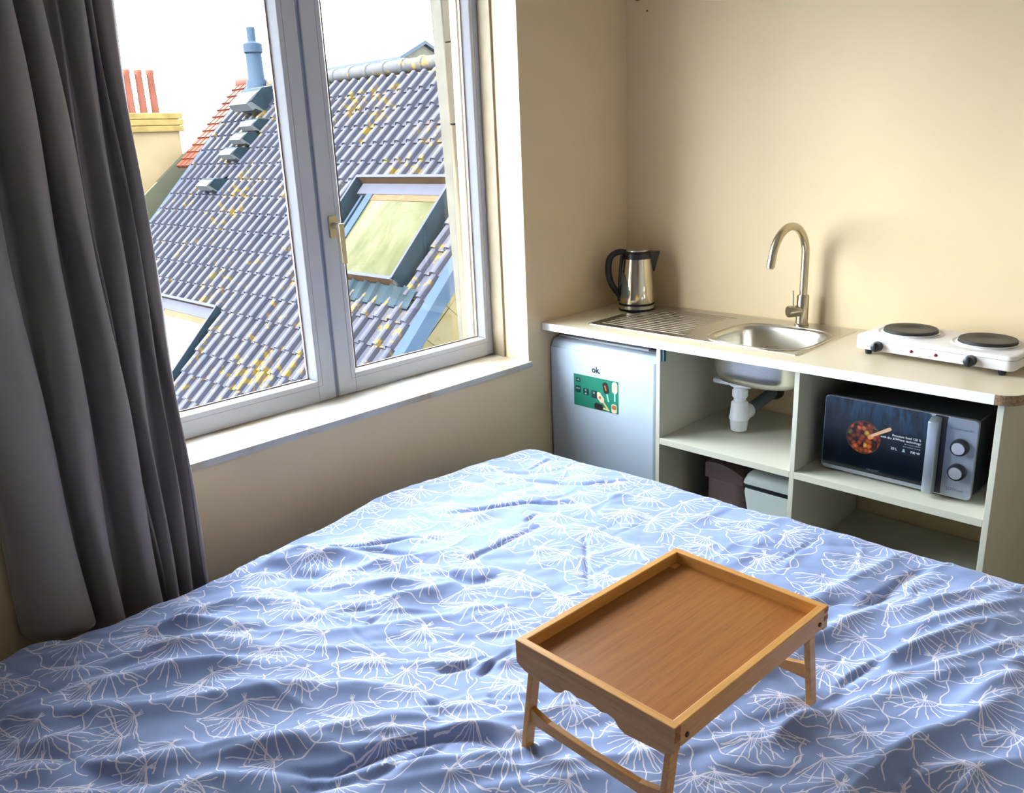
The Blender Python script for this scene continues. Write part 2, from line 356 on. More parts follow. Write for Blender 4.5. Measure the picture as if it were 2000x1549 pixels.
for i, (hid, dist, s0, t0) in enumerate(tiles):
    p = W(s0, t0) + RN * random.uniform(-0.003, 0.003) + RD * random.uniform(-0.004, 0.004)
    if i < 300 and not hid:
        o = bpy.data.objects.new('roof_tile', TM); link(o, house); o.location = p
    else:
        b0 = len(rest_v); rest_v += [tuple(v.co + p) for v in TM.vertices]; rest_f += [tuple(b0 + j for j in q.vertices) for q in TM.polygons]
me = bpy.data.meshes.new('far_roof_tiles'); me.from_pydata(rest_v, [], rest_f); me.update(); me.materials.append(M_tile)
o = bpy.data.objects.new('far_roof_tiles', me); link(o, house); o['kind'] = 'stuff'
for i in range(18):    # ridge tiles
    s = 0.02 + 0.385 * i; c = W(s, -3.20, 0.0); pts = []
    bm = bm_new(); lathe(bm, [(0.085, 0), (0.088, 0.30), (0.102, 0.31), (0.104, 0.385), (0.088, 0.386)], c, (0, 1, 0), 14); obj('ridge_tile', bm, M_tile2, house, True)
bm = bm_new()   # verge strips
for s0, s1 in ((-0.055, 0.075), (6.98, 7.09)):
    hexa(bm, [W(s0, 2.4, -0.10), W(s1, 2.4, -0.02), W(s1, -3.2, -0.02), W(s0, -3.2, -0.10), W(s0, 2.4, 0.05), W(s1, 2.4, 0.055), W(s1, -3.2, 0.055), W(s0, -3.2, 0.05)], 0.004)
    obj('verge_flashing', bm, M_zinc, house); bm = bm_new()
bm.free()
# gable with big diamond slates
def clip(poly, a, b, c):      # keep a*x+b*z<=c
    out = []
    for i in range(len(poly)):
        p, q = poly[i], poly[(i + 1) % len(poly)]; dp, dq = a * p[0] + b * p[1] - c, a * q[0] + b * q[1] - c
        if dp <= 0: out.append(p)
        if dp * dq < 0: t = dp / (dp - dq); out.append((p[0] + (q[0] - p[0]) * t, p[1] + (q[1] - p[1]) * t))
    return out
e1 = (0.757 * 0.388, -0.653 * 0.388); e2 = (0.773 * 0.388, 0.634 * 0.388); g = 0.010
lim = (RN.x * RP.x + RN.z * RP.z) - 0.03
for i in range(-6, 7):
    for j in range(-6, 7):
        ox, oz = 2.215 + e1[0] * i + e2[0] * j, 0.093 + e1[1] * i + e2[1] * j
        cx, cz = ox + (e1[0] + e2[0]) / 2, oz + (e1[1] + e2[1]) / 2
        if not (0.2 < cx < 4.2 and -1.6 < cz < 1.7): continue
        u = [(g, g), (1 - g, g), (1 - g, 1 - g), (g, 1 - g)]
        q = [(ox + e1[0] * a + e2[0] * b, oz + e1[1] * a + e2[1] * b) for a, b in u]
        q = clip(q, RN.x, RN.z, lim)
        if len(q) < 3: continue
        bm = bm_new(); prism(bm, q, (0, 3.798, 0), (1, 0, 0), (0, 0, 1), (0, -1, 0), 0.012 + 0.006 * ((i + j) % 2)); obj('wall_slate', bm, M_slate, house)
def sky_glass(name, c1, c2, c3):
    N = NT(name); a = N.noise(1.6, 4.0, 0.6, N.scaled((1, 2.2, 1))); b = N.noise(28, 4, 0.7); c = N.ramp(a, [(0.38, c1), (0.55, c2), (0.7, c3)])
    sp = N.ramp(b, [(0.62, (0, 0, 0, 1)), (0.68, (1, 1, 1, 1))]); N.base(N.mix(N.math('MULTIPLY', sp, 0.5), c, dimmed(150, 140, 60))); N.set(Roughness=0.25); N.b.inputs['Specular IOR Level'].default_value = 0.02; return N.m
M_skyA = sky_glass('algae_stained_glass', dimmed(150, 156, 60, 0.036), dimmed(190, 190, 124, 0.036), dimmed(200, 200, 166, 0.036))
M_skyB = sky_glass('clean_sky_glass', dimmed(180, 182, 184, 0.05), dimmed(196, 196, 196, 0.05), dimmed(200, 200, 200, 0.05))
M_tanwood = outdoor('tan_frame_wood', dimmed(150, 116, 88, 0.12), 0.6, var=0.1)
M_lav = outdoor('pale_lavender_metal', dimmed(140, 146, 170, 0.07), 0.4, 0.2, var=0.04)
def skylight(R, H, glass, lab):
    s0, s1, t0, t1 = R; k = 0.022
    bm = bm_new()
    def slab(a, b, c, d, h0, h1, bev=0.0, bmx=None): hexa(bmx if bmx is not None else bm, [W(a, d, h0), W(b, d, h0), W(b, c, h0), W(a, c, h0), W(a, d, h1), W(b, d, h1), W(b, c, h1), W(a, c, h1)], bev)
    slab(s0, s0 + k, t0, t1, -0.05, H); slab(s1 - k, s1, t0, t1, -0.05, H)  # curb sides in dark teal, their shade put into the colour
    c = obj('skylight', bm, M_leadshade, house, label=lab); bm = bm_new()
    slab(s0 + k, s1 - k, t0, t0 + k, -0.05, H); slab(s0 + k, s1 - k, t1 - k, t1, -0.05, H - 0.02)
    obj('skylight_end_wall', bm, M_tanwood, c); b = bm_new()
    for a in ((s0, s1, t0 - 0.006, t0 + 0.03), (s0, s1, t1 - 0.03, t1 + 0.006)): slab(*a, H - 0.02 if a[2] > t0 else H, H - 0.012 if a[2] > t0 else H + 0.008, 0, b)
    slab(s0 - 0.004, s0 + 0.026, t0, t1, H, H + 0.006, 0, b); slab(s1 - 0.026, s1 + 0.004, t0, t1, H, H + 0.006, 0, b)
    obj('rim_trim', b, M_lav, c); b = bm_new()
    slab(s0 + k, s1 - k, t0 + k, t0 + 0.17, 0.02, H * 0.46, 0.004, b); obj('upper_cover', b, M_lav, c); b = bm_new()
    slab(s0 + 0.03, s1 - 0.34, t0 + 0.17, t0 + 0.25, 0.02, H * 0.43, 0.003, b); obj('sash_timber', b, M_tanwood, c); b = bm_new()
    slab(s1 - 0.34, s1 - 0.22, t0 + 0.17, t1 - k, 0.02, H * 0.48, 0.004, b); slab(s1 - 0.11, s1 - 0.07, t0 + 0.14, t1 - k, 0.02, H * 0.3, 0.004, b); obj('side_rail', b, M_zinc, c); b = bm_new()
    slab(s0 + k, s1 - 0.34, t0 + 0.25, t1 - k, 0.03, H * 0.40, 0.0, b); obj('pane', b, glass, c); b = bm_new()
    slab(s0 + k, s1 - k, t0 + k, t1 - k, -0.04, 0.03, 0, b); obj('skylight_tray', b, M_leadshade, c)
skylight(SKY_A, 0.20, M_skyA, 'large skylight with algae-stained glass'); skylight(SKY_B, 0.10, M_skyB, 'lower skylight with clean white glass')
# ribbed lead apron under the large skylight
bm = bm_new(); q = []
n = 120
for i in range(n + 1):
    s = 0.26 + (1.95 - 0.26) * i / n; x = ((s - 0.24) / TW) % 1.0; h = 0.045 + 0.045 * max(0.0, math.sin(PI * min(1, max(0, (x - 0.55) / 0.45)))) + (0.006 * math.sin(x * 60) if x > 0.55 else 0)
    q.append((bm.verts.new(W(s, 0.035, h + 0.02)), bm.verts.new(W(s, 0.25, h)), bm.verts.new(W(s, 0.252, h - 0.03))))
for a, b in zip(q, q[1:]): bm.faces.new((a[0], b[0], b[1], a[1])); bm.faces.new((a[1], b[1], b[2], a[2]))
bmesh.ops.recalc_face_normals(bm, faces=list(bm.faces)); obj('lead_apron', bm, M_leadshade, house, label='ribbed lead apron below the large skylight')
# hooded vent tiles, flue
def vent(s, t, wd, ln, H, m=M_ventgrey):
    bm = bm_new(); n = 7; pr = [(-ln * 0.5 + ln * i / n, H * math.sin(PI * 0.5 * (i / n) ** 0.6)) for i in range(n + 1)]
    pts = [(-ln * 0.9, 0.0)] + pr + [(ln * 0.5, H * 0.55), (ln * 0.42, H * 0.5), (ln * 0.30, 0.0)]
    prism(bm, pts, W(s - wd / 2, t, 0.03), RD, RN, RS, wd); o = obj('vent_tile', bm, m, house)
    b = bm_new(); prism(b, [(-ln * 0.6, 0), (ln * 0.27, 0), (ln * 0.36, H * 0.9), (-ln * 0.1, H * 0.85)], W(s - wd / 2 - 0.012, t, 0.03), RD, RN, RS, wd + 0.036); obj('vent_shade_cheek', b, M_leadshade, o)  # dark teal cheeks paint the shaded sides of the hood
for s, t in ((5.70, -2.27), (5.73, -2.02), (5.71, -1.74), (5.74, -1.17)): vent(s, t, 0.34, 0.28, 0.20)
vent(6.15, -2.78, 0.55, 0.60, 0.30)
bm = bm_new(); lathe(bm, [(0.17, 2.2), (0.16, 2.62), (0.13, 2.66), (0.12, 3.02), (0.145, 3.04), (0.145, 3.16), (0.10, 3.18), (0.065, 3.2), (0.065, 3.40)], (4.21, 10.33, 0), (0, 0, 1), 18)
obj('flue_pipe', bm, M_zinc, house, True, label='blue-grey metal flue pipe')

# ------------------------------------------------------------------ house with the chimney
ch = thing('chimney_house', 'cream rendered house with a chimney and red roof beyond the tiled roof', 'house', (3.2, 12.3, -7))
bm = bm_new(); box(bm, 2.25, 3.63, 12.0, 12.8, -6.9, 1.96); obj('chimney_stack', bm, M_render, ch)
bm = bm_new(); t = bm_new()
for k in range(3): box(bm, 2.19 - 0.015 * (k % 2), 3.69 + 0.015 * (k % 2), 11.94, 12.86, 1.955 + 0.1 * k, 2.05 + 0.1 * k, 0.012)
t.free(); obj('chimney_cap', bm, outdoor('ochre_cap_brick', dimmed(216, 182, 112, 0.15), 0.85, var=0.15, vscale=7), ch)
M_pot = outdoor('terracotta_pot', dimmed(200, 124, 102, 0.16), 0.8, var=0.08, vscale=4)
for i in range(6):
    bm = bm_new(); x = 3.41 - 0.195 * i; lathe(bm, [(0.062, 2.25), (0.056, 2.86), (0.064, 2.87), (0.064, 2.93), (0.045, 2.93), (0.042, 2.80)], (x, 12.3, 0), (0, 0, 1), 16); obj('chimney_pot', bm, M_pot, ch, True)
bm = bm_new(); prism(bm, [(2.2, 0.47), (3.66, 1.63), (3.95, 1.5), (3.95, -6.9), (2.2, -6.9)], (0, 11.90, 0), (1, 0, 0), (0, 0, 1), (0, 1, 0), 0.08)  # added block, coloured as the shaded part of the chimney wall
obj('wall_shade_block', bm, outdoor('grey_green_shade', dimmed(136, 136, 112, 0.14), 0.85, var=0.06, vscale=2), ch)
bm = bm_new(); rows = 12
for r in range(rows):
    for k in range(3):
        s0 = 7.10 + 0.16 * k; t0 = -3.34 + 0.145 * r
        hexa(bm, [W(s0, t0 + 0.17, 0.0), W(s0 + 0.15, t0 + 0.17, 0.0), W(s0 + 0.15, t0, -0.02), W(s0, t0, -0.02), W(s0 + 0.02, t0 + 0.17, 0.06), W(s0 + 0.13, t0 + 0.17, 0.06), W(s0 + 0.13, t0, 0.03), W(s0 + 0.02, t0, 0.03)])
o = obj('red_roof_tiles', bm, M_red, ch, kind='stuff')
bm = bm_new(); lathe(bm, [(0.09, 0), (0.10, 0.45)], W(7.08, -3.36, 0.0), (0, 1, 0), 12); obj('red_ridge_tile', bm, M_red, ch, True)
# small roof beyond the ridge
dh = thing('distant_house', 'pale gabled house top showing just above the tiled ridge', 'house', (8.8, 13, -7))
bm = bm_new(); prism(bm, [(8.45, -6.9), (9.55, -6.9), (9.55, 3.25), (9.0, 3.52), (8.45, 3.25)], (0, 12.0, 0), (1, 0, 0), (0, 0, 1), (0, 1, 0), 3.0); obj('house_body', bm, outdoor('far_pale_wall', dimmed(180, 176, 160, 0.1), 0.9), dh)
bm = bm_new()
for sgn in (-1, 1):
    x0, x1 = 9.0, 9.0 + sgn * 0.68; hexa(bm, [(x0, 11.9, 3.53), (x1, 11.9, 3.20), (x1, 15.1, 3.20), (x0, 15.1, 3.53), (x0, 11.9, 3.60), (x1, 11.9, 3.27), (x1, 15.1, 3.27), (x0, 15.1, 3.60)])
obj('roof_slab', bm, outdoor('far_blue_roof', dimmed(130, 146, 166, 0.11), 0.7), dh)
bm = bm_new(); box(bm, -40, 60, 0.6, 80, -7.2, -7.0); S(obj('ground', bm, outdoor('street_paving', dimmed(120, 118, 112), 0.9, var=0.08, vscale=0.5)))
# ------------------------------------------------------------------ curtain
def cloth(name, c1, c2):
    N = NT(name); a = N.noise(3.0, 3.0); f = N.noise(240, 2, 0.6)
    N.base(N.ramp(a, [(0.3, c1), (0.7, c2)])); N.set(Roughness=0.8); N.b.inputs['Sheen Weight'].default_value = 0.35; N.b.inputs['Sheen Roughness'].default_value = 0.4
    N.bump(f, 0.12, 0.002); return N.m
M_curtain = cloth('taupe_curtain_velvet', rgb(136, 128, 128), rgb(147, 138, 134))
cp = [(-2.525, -0.07), (-2.515, -0.15), (-2.47, -0.20), (-2.41, -0.205), (-2.375, -0.16), (-2.368, -0.08), (-2.352, -0.075), (-2.343, -0.15), (-2.325, -0.20), (-2.30, -0.195), (-2.288, -0.14), (-2.285, -0.075),
      (-2.272, -0.07), (-2.262, -0.14), (-2.245, -0.195), (-2.215, -0.19), (-2.204, -0.13), (-2.200, -0.085), (-2.192, -0.09), (-2.186, -0.135), (-2.180, -0.09), (-2.172, -0.08), (-2.163, -0.14), (-2.150, -0.165), (-2.138, -0.13), (-2.134, -0.075),
      (-2.125, -0.08), (-2.120, -0.13), (-2.112, -0.15), (-2.104, -0.11), (-2.100, -0.07), (-2.090, -0.085), (-2.080, -0.125), (-2.064, -0.135), (-2.052, -0.105)]
base = spline([(x, y, 0) for x, y in cp], 7)
bm = bm_new(); NZ = 60; grid = []
for j in range(NZ + 1):
    row = []
    for i, p in enumerate(base):
        u = i / (len(base) - 1); hem = 0.475 - 0.11 * min(1, max(0, (u - 0.12) / 0.06)); z = hem + (2.53 - hem) * j / NZ; k = 1.0 - 0.25 * (j / NZ)
        y = -0.098 + (p.y + 0.125) * 0.82 * (k + 0.12 * math.sin(3.1 * z + u * 9)); x = p.x + 0.010 * math.sin(2.3 * z + u * 14) * (1 - (i > len(base) - 12) * 0.7) + 0.004 * math.sin(9 * z + u * 40)
        row.append(bm.verts.new((x, y, z + (0.006 * math.sin(u * 30) if j == 0 else 0))))
    grid.append(row)
for a, b in zip(grid, grid[1:]):
    for i in range(len(a) - 1): bm.faces.new((a[i], a[i + 1], b[i + 1], b[i]))
bmesh.ops.recalc_face_normals(bm, faces=list(bm.faces))
cu = obj('curtain', bm, M_curtain, None, True, ang=180)
md = cu.modifiers.new('cloth_thickness', 'SOLIDIFY'); md.thickness = 0.003
tag(cu, 'taupe velvet curtain hanging in deep folds left of the window', 'curtain')

# ------------------------------------------------------------------ bed
bed = thing('bed', 'upholstered bed base and mattress under the blue duvet', 'bed', (-1.95, -1.18, 0))
bm = bm_new(); box(bm, -3.0, -0.93, -2.06, -0.30, 0.10, 0.27, 0.015); obj('bed_base', bm, mat('grey_bed_fabric', rgb(120, 118, 120), 0.9), bed)
bm = bm_new(); box(bm, -3.0, -0.93, -2.06, -0.30, 0.272, 0.48, 0.05, 4); obj('mattress', bm, mat('white_mattress_cover', rgb(216, 216, 220), 0.9), bed, True)
for x in (-2.9, -1.03):
    for y in (-1.96, -0.40):
        bm = bm_new(); lathe(bm, [(0.022, 0), (0.03, 0.10)], (x, y, 0), n=14); obj('leg', bm, M_dark, bed)

def vnoise(X, Y, seed):
    rs = np.random.RandomState(seed); T = rs.rand(64, 64)
    xi = np.floor(X).astype(int); yi = np.floor(Y).astype(int); fx = X - xi; fy = Y - yi
    fx = fx * fx * fx * (fx * (fx * 6 - 15) + 10); fy = fy * fy * fy * (fy * (fy * 6 - 15) + 10)
    g = lambda a, b: T[a % 64, b % 64]
    return (g(xi, yi) * (1 - fx) + g(xi + 1, yi) * fx) * (1 - fy) + (g(xi, yi + 1) * (1 - fx) + g(xi + 1, yi + 1) * fx) * fy - 0.5
STROKES = [([(-2.64,-0.556),(-2.584,-0.587),(-2.526,-0.628),(-2.438,-0.71),(-2.366,-0.758),(-2.211,-0.871)],13,28),([(-2.572,-0.498),(-2.512,-0.53),(-2.439,-0.581),(-2.385,-0.59),(-2.33,-0.643),(-2.202,-0.72)],12,26),([(-2.443,-0.445),(-2.341,-0.488),(-2.265,-0.553),(-2.173,-0.67)],10,24),([(-2.359,-0.332),(-2.298,-0.391),(-2.205,-0.521),(-2.152,-0.594)],9,22),([(-2.258,-0.351),(-2.172,-0.412),(-2.024,-0.573)],9,22),([(-2.063,-0.276),(-1.98,-0.336),(-1.894,-0.367),(-1.795,-0.402)],12,24),([(-2.589,-0.79),(-2.501,-0.854),(-2.397,-0.928),(-2.297,-1.007)],12,26),([(-2.552,-0.922),(-2.483,-0.961),(-2.414,-1.025),(-2.344,-1.084)],11,26),([(-2.668,-0.508),(-2.609,-0.508),(-2.556,-0.534)],9,24),([(-2.678,-0.635),(-2.62,-0.648),(-2.569,-0.69)],9,24),([(-2.353,-0.714),(-2.258,-0.813),(-2.186,-0.886),(-2.092,-0.985),(-2.069,-1.036)],12,24),([(-2.442,-0.896),(-2.372,-0.951),(-2.295,-0.997),(-2.212,-1.038),(-2.162,-1.076),(-2.098,-1.148)],13,26),([(-2.395,-1.022),(-2.343,-1.073),(-2.292,-1.112),(-2.235,-1.124),(-2.178,-1.148),(-2.107,-1.205),(-2.07,-1.256),(-2.064,-1.318)],-12,12),([(-2.35,-1.107),(-2.246,-1.163),(-2.194,-1.215),(-2.122,-1.288),(-2.071,-1.333)],11,20),([(-2.298,-1.171),(-2.211,-1.189),(-2.149,-1.207),(-2.121,-1.212)],-8,9),([(-1.988,-1.009),(-1.935,-1.043),(-1.877,-1.059)],-7,6),([(-1.986,-1.016),(-1.947,-1.051),(-1.89,-1.067)],-5,5),([(-1.944,-1.094),(-1.915,-1.084),(-1.826,-1.084)],-8,8),([(-2.006,-0.659),(-1.907,-0.729)],-5,5),([(-2.003,-0.755),(-1.928,-0.75)],-4,5),([(-2.072,-1.076),(-2.049,-1.125)],-7,6),([(-1.98,-1.161),(-1.977,-1.191),(-1.955,-1.22)],-7,6),([(-2.37,-1.085),(-2.348,-1.103),(-2.273,-1.175)],-7,9),([(-2.016,-0.315),(-1.882,-0.33),(-1.776,-0.438),(-1.671,-0.466),(-1.615,-0.505),(-1.582,-0.573)],-11,9),([(-1.797,-0.459),(-1.725,-0.508),(-1.678,-0.6)],-7,7),([(-1.476,-0.45),(-1.394,-0.504),(-1.276,-0.578),(-1.154,-0.715)],-10,9),([(-1.156,-0.31),(-1.104,-0.402),(-1.062,-0.455)],-6,7),([(-1.068,-0.405),(-0.944,-0.394)],-6,6),([(-1.375,-0.681),(-1.307,-0.665)],-6,6),([(-1.649,-0.714),(-1.532,-0.709),(-1.351,-0.73)],-6,8),([(-1.322,-0.864),(-1.437,-0.964),(-1.537,-1.053)],-5,5),([(-1.446,-0.988),(-1.522,-1.057)],-4,4),([(-1.698,-0.69),(-1.69,-0.798),(-1.61,-0.827)],-10,16),([(-1.165,-0.424),(-1.088,-0.533),(-1.052,-0.63),(-0.918,-0.729)],-8,10),([(-1.998,-0.283),(-1.913,-0.349),(-1.811,-0.487),(-1.764,-0.646)],10,22),([(-1.897,-0.693),(-1.838,-0.746),(-1.706,-0.778)],9,22),([(-1.533,-1.654),(-1.396,-1.689),(-1.279,-1.727),(-1.136,-1.777),(-1.041,-1.821),(-0.99,-1.847)],13,20),([(-1.518,-1.658),(-1.443,-1.672),(-1.364,-1.698)],-14,12),([(-1.496,-1.674),(-1.379,-1.754),(-1.303,-1.796),(-1.217,-1.837),(-1.097,-1.875)],12,18),([(-1.81,-1.745),(-1.674,-1.803),(-1.569,-1.839),(-1.442,-1.888),(-1.319,-1.933)],14,24),([(-1.226,-1.567),(-1.2,-1.568),(-1.082,-1.582),(-0.954,-1.597),(-0.899,-1.62)],-10,14),([(-1.191,-1.625),(-1.022,-1.703),(-0.926,-1.751),(-0.867,-1.781)],11,20),([(-1.263,-1.673),(-1.076,-1.758),(-0.906,-1.825)],12,20),([(-1.743,-1.638),(-1.657,-1.646),(-1.58,-1.654)],14,20),([(-1.463,-1.849),(-1.348,-1.876),(-1.233,-1.911)],12,22),([(-1.716,-1.849),(-1.616,-1.9),(-1.512,-1.983)],12,24),([(-1.171,-1.327),(-1.049,-1.338),(-0.928,-1.354)],-3,4),([(-2.014,-0.437),(-2.016,-0.674),(-2.024,-0.9)],-3,4)]
def duvet():
    st = 0.0055; r = 0.085; x0, x1, y0, y1 = -3.02, -0.822, -2.13, -0.165     # outline of the top at its edges
    ext = 0.20 + r * (PI / 2 - 1)
    px = np.arange(x0 - 0.02, x1 + ext, st); py = np.arange(y0 - ext, y1 + ext, st)
    PX, PY = np.meshgrid(px, py, indexing='ij')
    # gentle unevenness of the hem outline
    wav = 0.016 * np.sin(PX * 7.5 + 0.6) + 0.010 * np.sin(PX * 17 + 2.0)
    cy1 = y1 - r + wav - 0.080 * np.clip((-1.5 - PX) / 0.9, 0, 1) ** 1.2; cx1 = x1 - r - 0.10 + 0.018 * np.sin(PY * 5.2 + 1.0); cx1 = np.minimum(x1 - r, cx1 + 0.10) + 0.055 * np.clip((-1.25 - PY) / 0.5, 0, 1)
    cxx = np.clip(PX, x0, cx1 - 0.06); cyy = np.clip(PY, y0 + r, cy1 - 0.06)
    ex = PX - cxx; ey = PY - cyy; L = np.sqrt(ex * ex + ey * ey) + 1e-9; Le = np.maximum(L - 0.06, 0)
    th = np.minimum(Le / r, PI / 2); off = np.minimum(L, 0.06) + r * np.sin(th); drop = r * (1 - np.cos(th)) + np.maximum(Le - r * PI / 2, 0)
    X = cxx + ex / L * off; Y = cyy + ey / L * off
    H = np.zeros_like(X)
    H += 0.022 * vnoise(X * 3.1 + 7, Y * 3.1 + 3, 1) + 0.007 * vnoise(X * 7.3, Y * 7.3, 2) + 0.004 * vnoise(X * 17, Y * 17, 3)
    H += 0.0016 * vnoise(X * 45, Y * 45, 4)
    def stroke(P, amp, wd):
        P = np.array(P, float); Q = []
        for a, b in zip(P, P[1:]):
            n = max(2, int(np.hypot(*(b - a)) / 0.02)); Q += [a + (b - a) * i / n for i in range(n)]
        Q.append(P[-1]); Q = np.array(Q)
        for _ in range(3): Q[1:-1] = (Q[:-2] + 2 * Q[1:-1] + Q[2:]) / 4
        m = wd * 4
        i0, i1 = np.searchsorted(px, [Q[:, 0].min() - m, Q[:, 0].max() + m]); j0, j1 = np.searchsorted(py, [Q[:, 1].min() - m, Q[:, 1].max() + m])
        if i1 <= i0 or j1 <= j0: return
        A = PX[i0:i1, j0:j1]; B = PY[i0:i1, j0:j1]; best = np.full(A.shape, 9.0); tt = np.zeros(A.shape); sgn = np.zeros(A.shape); N_ = len(Q) - 1
        for k in range(N_):
            d = Q[k + 1] - Q[k]; l2 = d @ d + 1e-12; t = np.clip(((A - Q[k, 0]) * d[0] + (B - Q[k, 1]) * d[1]) / l2, 0, 1)
            dx = A - Q[k, 0] - d[0] * t; dy = B - Q[k, 1] - d[1] * t; q = np.hypot(dx, dy); mk = q < best
            best = np.where(mk, q, best); tt = np.where(mk, (k + t) / N_, tt); sgn = np.where(mk, np.sign(d[0] * dy - d[1] * dx), sgn)
        tp = np.sin(PI * np.clip(tt, 0, 1)) ** 0.6 if N_ > 0 else 1
        asy = np.where(sgn > 0, 0.72, 1.25)
        H[i0:i1, j0:j1] += amp * tp * np.exp(-(best / (wd * asy)) ** (1.45 if amp > 0 else 1.8))
    for P, a, wd in STROKES: stroke(P, a * 0.001 * (1.7 if a > 0 else 1.4), wd * 0.001 * (1.15 if a > 0 else 1.0))
    rs = np.random.RandomState(5)
    def direction(x, y):       # lie of the folds over the bed (angle in plan)
        a = -0.74 if x < -1.75 else -0.74 + 0.45 * min(1, (x + 1.75) / 0.4)
        if y < -1.4 and x > -1.75: a = -0.36
        if y > -0.6 and x < -1.5: a = -0.60
        return a
    for i in range(210):
        x = rs.uniform(-2.95, -0.9); y = rs.uniform(-2.1, -0.25); calm = 0.45 if (x > -1.75 and y > -1.45) else 1.0
        a = direction(x, y) + rs.normal(0, 0.18 if calm == 1 else 0.5); ln = rs.uniform(0.16, 0.60) * (0.55 if calm < 1 else 1)
        P = [(x + math.cos(a) * ln * u + rs.normal(0, 0.008), y + math.sin(a) * ln * u + rs.normal(0, 0.008)) for u in (-0.5, -0.17, 0.17, 0.5)]
        wd = rs.uniform(0.009, 0.024); stroke(P, rs.choice([1, 1, -0.7]) * wd * rs.uniform(0.36, 0.60) * calm, wd)
    for i in range(260):       # small sharp creases between the folds
        x = rs.uniform(-2.95, -0.9); y = rs.uniform(-2.1, -0.25); a = direction(x, y) + rs.normal(0, 0.35); ln = rs.uniform(0.06, 0.22)
        P = [(x + math.cos(a) * ln * u + rs.normal(0, 0.005), y + math.sin(a) * ln * u + rs.normal(0, 0.005)) for u in (-0.5, -0.17, 0.17, 0.5)]
        wd = rs.uniform(0.004, 0.009); stroke(P, rs.choice([1, -1]) * wd * rs.uniform(0.25, 0.45), wd)
    for fx, fy in FEET:        # the tray's feet press into the cover
        H -= 0.010 * np.exp(-((X - fx) ** 2 + (Y - fy) ** 2) / 0.03 ** 2)
    Z = 0.541 - drop; nzx = ex / L * np.sin(th); nzy = ey / L * np.sin(th); nz = np.cos(th)
    X = X + nzx * H; Y = Y + nzy * H; Z = Z + nz * H
    Z = np.where(Z < 0.33, 0.33, Z)
    nx, ny = X.shape; V = np.stack([X, Y, Z], -1).reshape(-1, 3)
    I = np.arange(nx * ny).reshape(nx, ny); F = np.stack([I[:-1, :-1], I[1:, :-1], I[1:, 1:], I[:-1, 1:]], -1).reshape(-1, 4)
    me = bpy.data.meshes.new('duvet'); me.vertices.add(len(V)); me.vertices.foreach_set('co', V.ravel().astype(np.float32))
    me.loops.add(F.size); me.loops.foreach_set('vertex_index', F.ravel().astype(np.int32)); me.polygons.add(len(F))
    me.polygons.foreach_set('loop_start', np.arange(0, F.size, 4, dtype=np.int32)); me.update(calc_edges=True)
    uv = me.uv_layers.new(name='cloth'); U = np.stack([PX, PY], -1).reshape(-1, 2)[F.ravel()]
    uv.data.foreach_set('uv', U.ravel().astype(np.float32)); me.polygons.foreach_set('use_smooth', [True] * len(F)); me.validate()
    o = bpy.data.objects.new('duvet', me); COL.objects.link(o); return o
